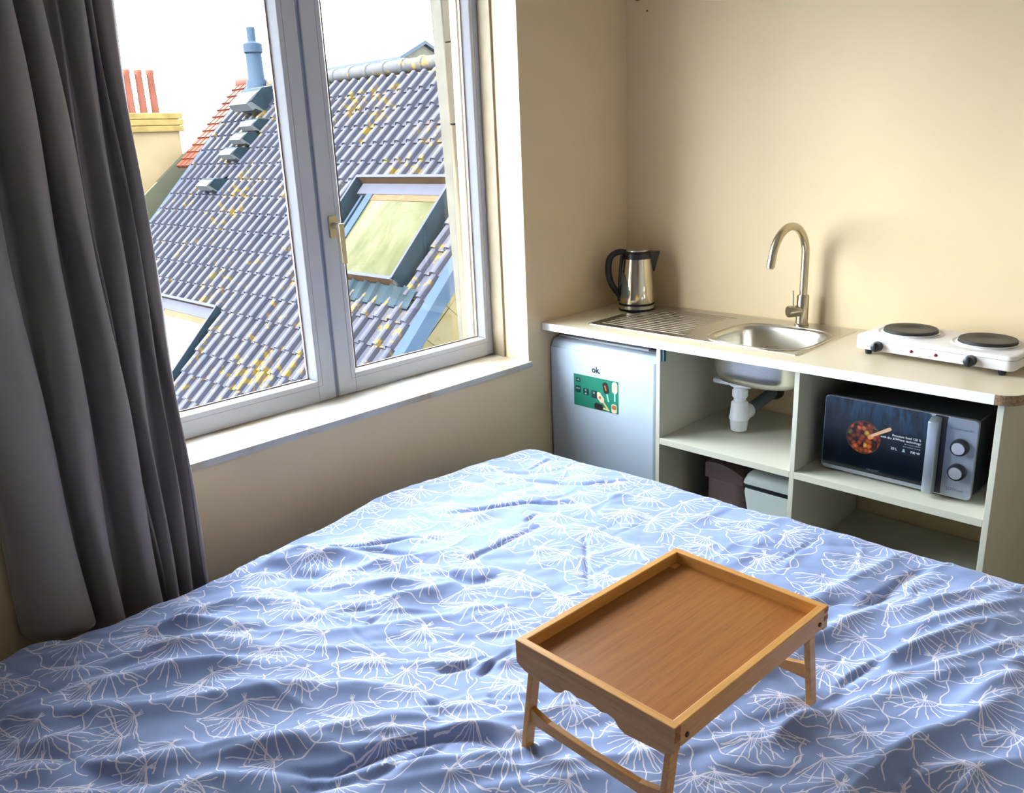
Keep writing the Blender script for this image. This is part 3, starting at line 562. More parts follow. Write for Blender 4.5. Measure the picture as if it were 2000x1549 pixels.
def ginkgo():
    N = NT('ginkgo_print_cotton'); uv = N.n('ShaderNodeUVMap'); uv.uv_map = 'cloth'
    wz = N.n('ShaderNodeTexNoise'); wz.inputs['Scale'].default_value = 26.0; wz.inputs['Detail'].default_value = 2.0; N.l(uv.outputs[0], wz.inputs['Vector'])
    wv = N.n('ShaderNodeVectorMath', operation='MULTIPLY_ADD'); N.l(wz.outputs['Color'], wv.inputs[0]); wv.inputs[1].default_value = (0.016, 0.016, 0); N.l(uv.outputs[0], wv.inputs[2])
    sc = N.n('ShaderNodeVectorMath', operation='SCALE'); N.l(wv.outputs[0], sc.inputs[0]); sc.inputs['Scale'].default_value = 1 / 0.118
    def layer(ox, oy, cell):
        of = N.n('ShaderNodeVectorMath', operation='ADD'); N.l(sc.outputs[0], of.inputs[0]); of.inputs[1].default_value = (ox, oy, 0)
        s2 = N.n('ShaderNodeVectorMath', operation='SCALE'); N.l(of.outputs[0], s2.inputs[0]); s2.inputs['Scale'].default_value = 1 / cell
        V = N.n('ShaderNodeTexVoronoi', voronoi_dimensions='2D', feature='F1'); V.inputs['Scale'].default_value = 1; V.inputs['Randomness'].default_value = 0.5; N.l(s2.outputs[0], V.inputs['Vector'])
        cs = N.n('ShaderNodeSeparateColor'); N.l(V.outputs['Color'], cs.inputs[0])
        rot = N.math('ADD', N.math('MULTIPLY', N.math('SUBTRACT', cs.outputs[0], 0.5), 2.2), 3.85)       # most fans open the same way
        dv = N.n('ShaderNodeVectorMath', operation='SUBTRACT'); N.l(s2.outputs[0], dv.inputs[0]); N.l(V.outputs['Position'], dv.inputs[1])
        ds = N.n('ShaderNodeVectorMath', operation='SCALE'); N.l(dv.outputs[0], ds.inputs[0]); ds.inputs['Scale'].default_value = cell
        sx = N.n('ShaderNodeSeparateXYZ'); N.l(ds.outputs[0], sx.inputs[0])
        co = N.math('COSINE', rot); si = N.math('SINE', rot); sh = 0.40
        dx = N.math('ADD', sx.outputs[0], N.math('MULTIPLY', co, sh)); dy = N.math('ADD', sx.outputs[1], N.math('MULTIPLY', si, sh))
        lx = N.math('ADD', N.math('MULTIPLY', dx, co), N.math('MULTIPLY', dy, si)); ly = N.math('SUBTRACT', N.math('MULTIPLY', dy, co), N.math('MULTIPLY', dx, si))
        r = N.math('SQRT', N.math('ADD', N.math('MULTIPLY', lx, lx), N.math('MULTIPLY', ly, ly))); th = N.math('ARCTAN2', ly, lx); ath = N.math('ABSOLUTE', th)
        K = 10.0; wl_ = 0.0100; FH = 1.36
        ray = N.math('MULTIPLY', N.math('ABSOLUTE', N.math('SINE', N.math('MULTIPLY', th, K))), N.math('MULTIPLY', r, 1 / K))
        idx = N.math('ROUND', N.math('MULTIPLY', th, K / PI)); rnd = N.math('FRACT', N.math('MULTIPLY', N.math('SINE', N.math('ADD', N.math('MULTIPLY', idx, 12.98), N.math('MULTIPLY', cs.outputs[1], 40.0))), 437.5))
        wob = N.math('ADD', N.math('SINE', N.math('ADD', N.math('MULTIPLY', th, 5.0), N.math('MULTIPLY', cs.outputs[1], 30.0))), N.math('MULTIPLY', N.math('SINE', N.math('ADD', N.math('MULTIPLY', th, 11.0), N.math('MULTIPLY', cs.outputs[2], 30.0))), 0.7))
        Ro = N.math('ADD', N.math('ADD', 0.72, N.math('MULTIPLY', cs.outputs[2], 0.12)), N.math('MULTIPLY', wob, 0.040))
        wr = N.math('MULTIPLY', wl_, N.math('MINIMUM', 1.0, N.math('ADD', 0.32, N.math('MULTIPLY', r, 1.5))))
        rm = N.math('MULTIPLY', N.math('LESS_THAN', ray, wr), N.math('LESS_THAN', r, N.math('MULTIPLY', Ro, N.math('ADD', 0.62, N.math('MULTIPLY', rnd, 0.36)))))
        fan = N.math('LESS_THAN', ath, FH); rm = N.math('MULTIPLY', rm, fan)
        arcm = N.math('MULTIPLY', N.math('LESS_THAN', N.math('ABSOLUTE', N.math('SUBTRACT', r, Ro)), wl_ * 1.15), fan)
        side = N.math('MULTIPLY', N.math('LESS_THAN', N.math('MULTIPLY', N.math('ABSOLUTE', N.math('SUBTRACT', ath, FH)), r), wl_), N.math('LESS_THAN', r, Ro))
        bk = N.math('MULTIPLY', N.math('MULTIPLY', N.math('GREATER_THAN', ath, 2.6), N.math('LESS_THAN', r, 0.13)), N.math('LESS_THAN', ray, wl_ * 0.7))
        dot = N.math('LESS_THAN', r, 0.026)
        return N.math('MAXIMUM', N.math('MAXIMUM', rm, arcm), N.math('MAXIMUM', N.math('MAXIMUM', side, dot), bk))
    ln = N.math('MAXIMUM', layer(0.0, 0.0, 1.28), layer(40.69, 20.3, 1.28))
    big = N.noise(2.0, 2.0); basec = N.ramp(big, [(0.3, rgb(124, 141, 184)), (0.7, rgb(131, 148, 190))])
    N.base(N.mix(N.math('MULTIPLY', ln, 0.85), basec, rgb(226, 218, 226))); N.set(Roughness=0.75)
    N.b.inputs['Sheen Weight'].default_value = 0.15; N.b.inputs['Specular IOR Level'].default_value = 0.25
    f = N.noise(600, 2, 0.5); N.bump(f, 0.06, 0.001); return N.m
# ------------------------------------------------------------------ bamboo bed tray (frame: corners at z=.755)
T0 = Vector((-2.047, -1.641, 0.755)); T1 = Vector((-2.030, -1.303, 0.755)); T2 = Vector((-1.5655, -1.319, 0.755)); T3 = Vector((-1.583, -1.658, 0.755))
ctr = (T0 + T1 + T2 + T3) / 4; ux = ((T2 - T1) + (T3 - T0)).normalized(); uy = Vector((0, 0, 1)).cross(ux); LX = 0.466; LY = 0.340
def TP(a, b, z): return ctr + ux * a + uy * b + Vector((0, 0, z))
FEET = [tuple(TP(a, b, 0)[:2]) for a in (-0.235, 0.232) for b in (-0.148, 0.148)]
dv = duvet(); dv.data.materials.append(ginkgo())
tag(dv, 'rumpled blue duvet with white ginkgo leaf print covering the bed', 'duvet')

def bamboo(name, c1, c2, along):
    N = NT(name); mp = N.n('ShaderNodeMapping'); ang = math.atan2(ux.y, ux.x)
    mp.vector_type = 'TEXTURE'; mp.inputs['Rotation'].default_value = (0, 0, ang); N.l(N.pos(), mp.inputs['Vector'])
    m2 = N.n('ShaderNodeMapping'); m2.inputs['Scale'].default_value = (3.0, 90.0, 60.0) if along == 'x' else (90.0, 3.0, 60.0); N.l(mp.outputs[0], m2.inputs['Vector'])
    a = N.noise(1.0, 5.0, 0.62, m2.outputs[0]); b = N.noise(2.5, 2.0)
    c = N.ramp(N.math('ADD', N.math('MULTIPLY', a, 0.85), N.math('MULTIPLY', b, 0.15)), [(0.32, c1), (0.62, c2)])
    m3 = N.n('ShaderNodeMapping'); m3.inputs['Scale'].default_value = (14.0, 300.0, 300.0) if along == 'x' else (300.0, 14.0, 300.0); N.l(mp.outputs[0], m3.inputs['Vector'])
    s = N.ramp(N.noise(1.0, 3.0, 0.7, m3.outputs[0]), [(0.36, (0.62, 0.62, 0.62, 1)), (0.48, (1, 1, 1, 1))])
    mm = N.n('ShaderNodeMix', data_type='RGBA', blend_type='MULTIPLY'); mm.inputs[0].default_value = 0.5; N.l(c, mm.inputs[6]); N.l(s, mm.inputs[7])
    N.base(mm.outputs[2]); N.set(Roughness=0.42); return N.m
M_bx = bamboo('bamboo_lengthwise', rgb(192, 134, 66), rgb(212, 156, 84), 'x'); M_by = bamboo('bamboo_crosswise', rgb(190, 132, 66), rgb(210, 152, 82), 'y')
M_bp = bamboo('bamboo_panel', rgb(138, 82, 32), rgb(154, 96, 40), 'x')
tr = thing('bed_tray', 'bamboo bed tray with folding legs standing on the duvet', 'tray', (ctr.x, ctr.y, 0.53))
th = 0.0145
def tbox(bm, a0, a1, b0, b1, z0, z1, bev=0.0015):
    hexa(bm, [TP(a0, b0, z0), TP(a1, b0, z0), TP(a1, b1, z0), TP(a0, b1, z0), TP(a0, b0, z1), TP(a1, b0, z1), TP(a1, b1, z1), TP(a0, b1, z1)], bev)
bm = bm_new(); tbox(bm, -LX / 2 + th, LX / 2 - th, -LY / 2 + th, LY / 2 - th, -0.031, -0.024, 0); obj('tray_panel', bm, M_bp, tr, label='darker bamboo panel')
for sgn in (-1, 1):      # long rails with a gentle cut-away along the lower edge
    P = [(-LX / 2, 0.0), (LX / 2, 0.0), (LX / 2, -0.036), (LX / 2 - 0.02, -0.041), (-LX / 2 + 0.02, -0.041), (-LX / 2, -0.036)]
    b0 = sgn * LY / 2 - (th if sgn > 0 else 0)
    bm = bm_new(); prism(bm, P, TP(0, b0, 0), ux, (0, 0, 1), uy, th, 0.0015); r_ = obj('long_rail', bm, M_bx, tr)
    for a in (-LX / 2 + 0.030, LX / 2 - 0.030):
        bm = bm_new(); lathe(bm, [(0.0045, -0.001), (0.0045, 0.002), (0.003, 0.0028)], TP(a, sgn * LY / 2, -0.026), uy * sgn, 14); obj('pivot_bolt', bm, mat('dark_bronze_bolt', rgb(70, 48, 30), 0.4, 0.6), r_)
for sgn in (-1, 1):      # short ends with the wavy hand-hold profile
    half = [(LY / 2, 0.0), (LY / 2, -0.045), (LY / 2 - 0.02, -0.055), (0.095, -0.060), (0.075, -0.062), (0.062, -0.056), (0.054, -0.046), (0.040, -0.043), (0.026, -0.047), (0.012, -0.044), (0.0, -0.043)]
    P = half + [(-x, y) for x, y in half[::-1][1:]]
    a0 = sgn * LX / 2 - (th if sgn > 0 else 0)
    bm = bm_new(); prism(bm, P, TP(a0 - 0.0006 * (sgn < 0), 0, 0.0004), uy, (0, 0, 1), ux, th + 0.0006, 0.0015); e_ = obj('end_board', bm, M_by, tr)
    for s2 in (-1, 1):
        for k in range(2):
            bm = bm_new(); a = sgn * (LX / 2 - th / 2); b = s2 * LY / 2
            tbox(bm, a - th / 2 + 0.0004, a + th / 2 - 0.0004, b - s2 * 0.004, b + s2 * 0.0006, -0.010 - 0.016 * k, -0.002 - 0.016 * k, 0); obj('finger_joint', bm, mat('dark_end_grain', rgb(150, 98, 50), 0.6), e_)
for sgn in (-1, 1):
    ap, af = sgn * (LX / 2 - 0.030), sgn * (LX / 2 + 0.004)
    for s2 in (-1, 1):
        b0, b1 = s2 * (LY / 2 - th - 0.001), s2 * (LY / 2 - th - 0.013); zt, zb = -0.022, -0.222; hw = 0.0105
        bm = bm_new(); hexa(bm, [TP(af - hw, b0, zb), TP(af + hw, b0, zb), TP(af + hw, b1, zb), TP(af - hw, b1, zb), TP(ap - hw, b0, zt), TP(ap + hw, b0, zt), TP(ap + hw, b1, zt), TP(ap - hw, b1, zt)], 0.0015)
        obj('leg', bm, M_bx, tr)
    t = 0.62; az = ap + (af - ap) * t; zc = -0.022 - 0.2 * t
    P = [(-(LY / 2 - th - 0.013), 0.016), (-0.10, 0.006), (0, 0.003), (0.10, 0.006), (LY / 2 - th - 0.013, 0.016), (LY / 2 - th - 0.013, -0.016), (-(LY / 2 - th - 0.013), -0.016)]
    bm = bm_new(); prism(bm, P, TP(az - 0.006, 0, zc), uy, (0, 0, 1), ux, 0.012, 0.0015); obj('leg_crossbar', bm, M_by, tr)
# ------------------------------------------------------------------ kitchen unit
M_lam = mat('white_laminate', rgb(200, 198, 182), 0.42, var=0.015, vscale=4)
M_top = mat('cream_worktop_laminate', rgb(214, 201, 174), 0.35, var=0.02, vscale=5)
M_band = mat('white_edge_band', rgb(232, 234, 230), 0.4, var=0.01)
M_chip = mat('raw_chipboard', rgb(160, 134, 100), 0.9, var=0.25, vscale=160)
M_teal = mat('teal_plastic_bracket', rgb(64, 110, 120), 0.5)
M_steel = NT('brushed_steel'); _a = M_steel.noise(1.0, 4, 0.6, M_steel.scaled((500, 12, 500))); M_steel.base(M_steel.ramp(_a, [(0.3, rgb(186, 182, 172)), (0.7, rgb(206, 202, 192))])); M_steel.set(Metallic=1.0, Roughness=0.30); M_steel = M_steel.m
M_nickel = mat('brushed_nickel', rgb(196, 184, 160), 0.27, 1.0, 0.03)
M_chrome = mat('polished_steel', rgb(206, 196, 178), 0.09, 1.0, 0.02)
M_black = mat('black_plastic', rgb(22, 26, 34), 0.32, var=0.08)
M_wplast = mat('white_plastic', rgb(228, 230, 232), 0.35, var=0.02)
YL, YM, YR, PT, XF = -0.536, -1.057, -1.628, 0.0165, -0.534
ku = thing('kitchen_unit', 'open white kitchen base unit along the right wall', 'kitchen unit', (-0.27, -0.9, 0))
for y in (YL, YM, YR):
    bm = bm_new(); box(bm, XF, -0.012, y - PT, y, 0.0, 0.871, 0.001); obj('side_panel', bm, M_lam, ku)
for ya, yb in ((YL - PT, YM), (YM - PT, YR)):
    bm = bm_new(); box(bm, XF, -0.012, ya, yb, 0.512, 0.535, 0.001); obj('shelf', bm, M_lam, ku)
    bm = bm_new(); box(bm, XF, -0.012, ya, yb, 0.198, 0.221, 0.001); obj('bottom_board', bm, M_lam, ku)
bm = bm_new(); box(bm, XF + 0.006, XF + 0.02, YL - PT, YL - PT - 0.012, 0.822, 0.871); obj('bracket', bm, M_teal, ku, label='small teal bracket')
bm = bm_new(); box(bm, XF + 0.06, XF + 0.075, YM - PT, YM - PT - 0.010, 0.845, 0.871); obj('bracket', bm, M_black, ku, label='small black bracket')
# worktop with a cut-out for the basin
wt = thing('worktop', 'cream kitchen worktop with white front edge and chipped round corner', 'worktop', (-0.27, -0.8, 0.872))
ZT, ZB, XW = 0.900, 0.872, -0.550; CX0, CX1, CY0, CY1 = -0.452, -0.118, -1.008, -0.652; rc = 0.06; YE = -1.622
def arc(n=8): return [(XW + rc - rc * math.cos(a), YE - rc * math.sin(a)) for a in [PI / 2 * i / n for i in range(n + 1)]]
bm = bm_new()
def pl(p): prism(bm, p, (0, 0, ZB), (1, 0, 0), (0, 1, 0), (0, 0, 1), ZT - ZB)
pl([(XW, -0.002), (-0.002, -0.002), (-0.002, CY1), (XW, CY1)]); pl([(XW, CY1), (CX0, CY1), (CX0, CY0), (XW, CY0)]); pl([(CX1, CY1), (-0.002, CY1), (-0.002, CY0), (CX1, CY0)])
pl([(XW, CY0), (-0.002, CY0), (-0.002, YE - rc), (XW + rc, YE - rc)] + arc()[::-1][1:-1] + [(XW, YE)])
obj('worktop_board', bm, M_top, wt)
bm = bm_new(); box(bm, XW - 0.0015, XW + 0.0002, -0.004, YE, ZB - 0.0005, ZT + 0.0003); obj('front_edge_band', bm, M_band, wt)
bm = bm_new(); A = arc(12); B = [(x + 0.0015 * (1 if 1 else 0), y) for x, y in A]
t = bm_new(); lo_ = [t.verts.new((x - 0.001, y - 0.001, ZB - 0.0005)) for x, y in A]; hi_ = [t.verts.new((x - 0.001, y - 0.001, ZT - 0.001)) for x, y in A]
for i in range(len(A) - 1): t.faces.new((lo_[i], lo_[i + 1], hi_[i + 1], hi_[i]))
merge(bm, t); obj('raw_edge', bm, M_chip, wt, label='bare chipboard edge at the rounded corner')

# ------------------------------------------------------------------ sink
sk = thing('sink', 'stainless steel inset sink with drainer in the worktop', 'sink', (-0.25, -0.6, 0.9))
SX0, SX1, SY0, SY1 = -0.470, -0.028, -1.033, -0.170; bcx, bcy, bw, bh = -0.286, -0.832, 0.155, 0.172
def sup(w_, h_, n=64, e=3.2):
    o = []
    for i in range(n):
        a = 2 * PI * i / n; c, s = math.cos(a), math.sin(a); o.append((math.copysign(abs(c) ** (2 / e), c) * w_, math.copysign(abs(s) ** (2 / e), s) * h_))
    return o
rim = [Vector((bcx + x, bcy + y, 0.9022)) for x, y in sup(bw + 0.006, bh + 0.006)]
outer = [Vector((x + (SX0 + SX1) / 2, y + (SY0 + SY1) / 2, 0.9022)) for x, y in rrect(SX1 - SX0, SY1 - SY0, 0.012, 3)]
bm = bm_new(); tris = geometry.tessellate_polygon([outer, rim]); allp = outer + rim; vs = [bm.verts.new(p) for p in allp]
for t in tris:
    try: bm.faces.new([vs[i] for i in t])
    except ValueError: pass
ob = [bm.verts.new(p - Vector((0, 0, 0.0022)) + (p - Vector(((SX0 + SX1) / 2, (SY0 + SY1) / 2, p.z))).normalized() * 0.002) for p in outer]
for i in range(len(outer)): bm.faces.new((vs[i], vs[(i + 1) % len(outer)], ob[(i + 1) % len(outer)], ob[i]))
bmesh.ops.recalc_face_normals(bm, faces=list(bm.faces)); obj('sink_plate', bm, M_steel, sk)
bm = bm_new(); rings = []
for k, (f, z) in enumerate(((1.035, 0.9022), (1.01, 0.8995), (0.985, 0.885), (0.96, 0.80), (0.93, 0.775), (0.86, 0.752), (0.74, 0.744), (0.35, 0.740), (0.13, 0.738))):
    rings.append([bm.verts.new((bcx + x, bcy + y, z)) for x, y in sup(bw * f, bh * f, 64, 3.2 if k < 6 else 2.4)])
for a, b in zip(rings, rings[1:]):
    for i in range(64): bm.faces.new((a[i], a[(i + 1) % 64], b[(i + 1) % 64], b[i]))
bmesh.ops.recalc_face_normals(bm, faces=list(bm.faces)); bo = obj('bowl', bm, M_steel, sk, True, ang=60)
md = bo.modifiers.new('sheet', 'SOLIDIFY'); md.thickness = 0.0012; md.offset = 0
bm = bm_new(); lathe(bm, [(0.020, 0.739), (0.036, 0.741), (0.038, 0.743), (0.030, 0.7445), (0.012, 0.742)], (bcx, bcy, 0), n=24); obj('drain', bm, M_chrome, sk, True)
bm = bm_new()
for i in range(14):   # drainer ribs
    x = -0.425 + 0.026 * i; y1 = -0.565 + 0.10 * (0.5 - abs(i / 13 - 0.35)) * 0 - (0.03 if i in (0, 13) else 0)
    tube(bm, [(x, -0.205, 0.9005), (x, -0.215, 0.9024), (x, y1 + 0.02, 0.9024), (x, y1, 0.9005)], 0.0044, 10, 0.40, (1, 0, 0))
obj('drainer_ribs', bm, mat('satin_rib_steel', rgb(176, 166, 150), 0.5, 1.0, 0.03), sk, True)
bm = bm_new()         # pressed border around bowl and drainer
pts = [(bcx + x, bcy + y, 0.9022) for x, y in sup(bw + 0.022, bh + 0.018)]; tube(bm, pts + [pts[0], pts[1]], 0.003, 6)
obj('pressed_border', bm, M_steel, sk, True)
# ------------------------------------------------------------------ tap
tp = thing('tap', 'brushed nickel swan-neck mixer tap behind the sink bowl', 'tap', (-0.058, -0.838, 0.9))
TX, TY = -0.058, -0.838
bm = bm_new(); lathe(bm, [(0.026, 0.9024), (0.026, 0.907), (0.0215, 0.910), (0.0215, 1.010), (0.020, 1.013), (0.0135, 1.0135)], (TX, TY, 0), n=28); obj('tap_body', bm, M_nickel, tp, True)
P = [(TX, TY, 1.008), (TX, TY, 1.07), (TX, TY, 1.155)] + [(TX - 0.122 + 0.122 * math.cos(a), TY, 1.155 + 0.113 * math.sin(a)) for a in [PI * i / 22 * 0.93 for i in range(1, 23)]]
e = Vector(P[-1]); P.append(tuple(e + Vector((-0.010, 0, -0.035)))); 
bm = bm_new(); tube(bm, P, 0.0138, 20, side=(0, 1, 0)); tube(bm, [e + Vector((-0.010, 0, -0.035)), e + Vector((-0.0115, 0, -0.040))], 0.0105, 16); obj('spout', bm, M_nickel, tp, True)
ld_ = Vector((-0.80, 0.60, 0)).normalized(); c0 = Vector((TX, TY, 0.955))
bm = bm_new(); lathe(bm, [(0.019, 0.0), (0.0215, 0.018), (0.0215, 0.052), (0.019, 0.056)], c0, tuple(ld_), 28); obj('cartridge_knob', bm, M_nickel, tp, True)
bm = bm_new(); tube(bm, [c0 + ld_ * 0.036 + Vector((0, 0, 0.016)), c0 + ld_ * 0.040 + Vector((0, 0, 0.075))], 0.0042, 12); obj('lever', bm, M_nickel, tp, True)

# ------------------------------------------------------------------ siphon and waste pipe
sp = thing('siphon', 'white bottle siphon under the steel sink bowl', 'siphon', (-0.29, -0.735, 0.55))
sxp, syp = -0.30, -0.738
M_whitepipe = mat('white_pipe_plastic', rgb(226, 230, 236), 0.4, var=0.02)
bm = bm_new(); box(bm, bcx - 0.05, bcx + 0.05, syp - 0.06, syp + 0.095, 0.714, 0.7345, 0.008); obj('overflow_box', bm, M_whitepipe, sp, True)
bm = bm_new(); lathe(bm, [(0.034, 0.722), (0.036, 0.712), (0.024, 0.706), (0.021, 0.640)], (sxp, syp, 0), n=24); obj('tail_pipe', bm, M_whitepipe, sp, True)
bm = bm_new(); lathe(bm, [(0.026, 0.668), (0.028, 0.672), (0.028, 0.694), (0.026, 0.698)], (sxp, syp, 0), n=10); obj('nut', bm, M_whitepipe, sp)
bm = bm_new(); lathe(bm, [(0.024, 0.655), (0.030, 0.648), (0.034, 0.600), (0.036, 0.597), (0.036, 0.586), (0.033, 0.583), (0.029, 0.545), (0.022, 0.540)], (sxp, syp, 0), n=24); obj('bottle', bm, M_whitepipe, sp, True)
bm = bm_new(); tube(bm, [(sxp, syp, 0.597), (sxp + 0.035, syp + 0.001, 0.599), (sxp + 0.036, syp + 0.001, 0.599), (sxp + 0.066, syp + 0.002, 0.601)], [0.024, 0.024, 0.029, 0.029], 18); obj('outlet', bm, M_whitepipe, sp, True)
wp = thing('waste_pipe', 'grey waste pipe running from the siphon to the wall', 'pipe', (-0.12, -0.79, 0.65))
M_grey = mat('grey_pipe_plastic', rgb(92, 104, 116), 0.5, var=0.05)
bm = bm_new(); tube(bm, [(sxp + 0.068, syp + 0.002, 0.601), (-0.10, -0.729, 0.612), (-0.002, -0.724, 0.619)], 0.021, 20); obj('pipe', bm, M_grey, wp, True)
bm = bm_new(); lathe(bm, [(0.034, 0), (0.034, 0.012), (0.024, 0.03)], (-0.002, -0.724, 0.619), (-1, 0, 0), 20); obj('wall_collar', bm, M_dark, wp, True)

# ------------------------------------------------------------------ fridge
fr = thing('mini_fridge', 'white under-counter mini fridge beside the window wall', 'fridge', (-0.27, -0.26, 0))
M_fr = mat('white_fridge_enamel', rgb(190, 204, 222), 0.32, var=0.01)
bm = bm_new(); box(bm, -0.468, -0.035, -0.520, -0.012, 0.02, 0.838, 0.006); obj('fridge_body', bm, mat('grey_fridge_side', rgb(170, 176, 188), 0.4), fr)
bm = bm_new(); box(bm, -0.512, -0.475, -0.512, -0.008, 0.05, 0.800, 0.006, 3); dr = obj('fridge_door', bm, M_fr, fr, True)
bm = bm_new(); hexa(bm, [(-0.506, -0.514, 0.798), (-0.475, -0.514, 0.798), (-0.475, -0.008, 0.798), (-0.506, -0.008, 0.798), (-0.494, -0.514, 0.824), (-0.470, -0.514, 0.832), (-0.470, -0.008, 0.832), (-0.494, -0.008, 0.824)], 0.003); obj('handle_cap', bm, M_fr, dr, True)
bm = bm_new(); box(bm, -0.479, -0.466, -0.508, -0.016, 0.06, 0.815); obj('door_seal', bm, mat('grey_door_seal', rgb(120, 124, 130), 0.7), fr)
bm = bm_new(); box(bm, -0.468, -0.04, -0.512, -0.02, 0.0, 0.022); obj('fridge_base', bm, M_black, fr)
bm = bm_new(); box(bm, -0.490, -0.44, -0.515, -0.47, 0.838, 0.846, 0.002); obj('hinge_cover', bm, M_black, fr)
XD = -0.5128; FX, FZ = (0, -1, 0), (0, 0, 1)
text('logo_lettering', 'ok.', 0.034, (XD, -0.222, 0.725), FX, FZ, M_black, dr, bold=0.0007)
M_green = mat('green_sticker', rgb(24, 128, 104), 0.5, var=0.04); M_dgreen = mat('dark_badge_ink', rgb(14, 52, 56), 0.5)
M_cream = mat('cream_ink', rgb(226, 210, 180), 0.5); M_choc = mat('chocolate_ink', rgb(46, 30, 26), 0.5); M_mint = mat('mint_stick_ink', rgb(150, 220, 200), 0.5); M_stick = mat('stick_ink', rgb(220, 200, 140), 0.5); M_caramel = mat('caramel_ink', rgb(170, 110, 60), 0.5)
bm = bm_new(); box(bm, XD, -0.5125, -0.130, -0.350, 0.578, 0.706); stk = obj('energy_sticker', bm, M_green, dr, label='green printed sticker')
def flat(name, pts, y, z, rot, m, par, lift, X=XD):
    c, s = math.cos(rot), math.sin(rot); P = [(x * c - q * s, x * s + q * c) for x, q in pts]
    bm = bm_new(); prism(bm, P, (X - lift - 0.0003, y, z), FX, FZ, (1, 0, 0), 0.0003); return obj(name, bm, m, par)
for y, z, w_, h_ in ((-0.153, 0.684, 0.023, 0.018), (-0.152, 0.646, 0.027, 0.027), (-0.192, 0.641, 0.027, 0.027), (-0.233, 0.638, 0.028, 0.030)):
    b_ = flat('sticker_badge', rrect(w_, h_, 0.005, 3), y, z, 0, M_dgreen, stk, 0.0006)
wt_ink = mat('white_ink', rgb(226, 232, 236), 0.5)
text('badge_lettering', 'ok.', 0.012, (XD - 0.0014, -0.146, 0.681), FX, FZ, wt_ink, stk)
text('badge_lettering', '***', 0.016, (XD - 0.0014, -0.142, 0.641), FX, FZ, wt_ink, stk); text('badge_lettering', '41', 0.012, (XD - 0.0014, -0.186, 0.643), FX, FZ, wt_ink, stk)
text('badge_lettering', 'dB', 0.009, (XD - 0.0014, -0.186, 0.631), FX, FZ, wt_ink, stk); text('badge_lettering', '38', 0.011, (XD - 0.0014, -0.226, 0.640), FX, FZ, wt_ink, stk)
def lolly(y, z, rot, m, ms, k=1.0):
    flat('lolly_print', [(x, q) for x, q in rrect(0.026 * k, 0.046 * k, 0.012 * k, 5)], y, z, rot, m, stk, 0.0006)
    d_ = (math.sin(rot) * 0.038 * k, -math.cos(rot) * 0.038 * k); flat('lolly_stick_print', rrect(0.007 * k, 0.034 * k, 0.003 * k, 3), y - d_[0], z + d_[1], rot, ms, stk, 0.0003)
lolly(-0.333, 0.680, 0.0, M_cream, M_mint); lolly(-0.290, 0.672, 0.25, M_choc, M_mint); lolly(-0.262, 0.630, 0.75, M_cream, M_stick); lolly(-0.255, 0.592, 1.45, M_choc, M_stick, 0.95)
flat('dessert_print', rrect(0.026, 0.036, 0.009, 5), -0.330, 0.597, 0, M_cream, stk, 0.0006); flat('dessert_print', rrect(0.022, 0.018, 0.008, 5), -0.330, 0.602, 0, M_caramel, stk, 0.0010)
flat('print_swirl', rrect(0.018, 0.020, 0.006, 4), -0.334, 0.683, 0.3, mat('blush_ink', rgb(222, 184, 160), 0.5), stk, 0.0010); flat('print_swirl', rrect(0.006, 0.022, 0.003, 4), -0.289, 0.672, 0.3, M_caramel, stk, 0.0010); flat('print_swirl', circ(0.006, 14), -0.262, 0.630, 0, M_caramel, stk, 0.0010)

# ------------------------------------------------------------------ kettle
kt = thing('kettle', 'polished steel kettle with black handle in the worktop corner', 'kettle', (-0.135, -0.155, 0.9))
KX, KY = -0.135, -0.155; K0 = 0.9026
kr = Vector((0.7021, -0.7121, 0)).normalized()     # towards the spout
bm = bm_new(); lathe(bm, [(0.074, K0), (0.076, K0 + 0.004), (0.076, K0 + 0.008)], (KX, KY, 0), n=48); obj('power_base', bm, M_black, kt, True)
bm = bm_new(); lathe(bm, [(0.0755, K0 + 0.0082), (0.0755, K0 + 0.021), (0.074, K0 + 0.022)], (KX, KY, 0), n=48); obj('base_ring', bm, M_steel, kt, True)
bm = bm_new(); lathe(bm, [(0.073, K0 + 0.022), (0.0745, K0 + 0.025), (0.0745, K0 + 0.029), (0.072, K0 + 0.030)], (KX, KY, 0), n=48); obj('seal_ring', bm, M_black, kt, True)
prof = [(0.0735, K0 + 0.030), (0.0730, K0 + 0.06), (0.0700, K0 + 0.11), (0.0650, K0 + 0.16), (0.0600, K0 + 0.20), (0.0580, K0 + 0.212)]
bm = bm_new(); lathe(bm, prof, (KX, KY, 0), n=64); obj('kettle_body', bm, M_chrome, kt, True)
bm = bm_new(); lathe(bm, [(0.0585, K0 + 0.208), (0.0595, K0 + 0.214), (0.0575, K0 + 0.232), (0.050, K0 + 0.238)], (KX, KY, 0), n=40); obj('collar', bm, M_black, kt, True)
bm = bm_new(); lathe(bm, [(0.048, K0 + 0.236), (0.046, K0 + 0.243), (0.030, K0 + 0.247), (0.004, K0 + 0.248)], (KX, KY, 0), n=40); obj('lid', bm, M_steel, kt, True)
c = Vector((KX, KY, K0)); up = Vector((0, 0, 1)); sd_ = kr.cross(up)
bm = bm_new(); t = bm_new()
P8 = [c + kr * 0.045 + sd_ * 0.030 + up * 0.212, c + kr * 0.045 - sd_ * 0.030 + up * 0.212, c + kr * 0.052 + up * 0.14, c + kr * 0.040 + sd_ * 0.034 + up * 0.234, c + kr * 0.040 - sd_ * 0.034 + up * 0.234, c + kr * 0.092 + sd_ * 0.010 + up * 0.234, c + kr * 0.092 - sd_ * 0.010 + up * 0.234, c + kr * 0.082 + up * 0.200, c + kr * 0.073 + up * 0.155]
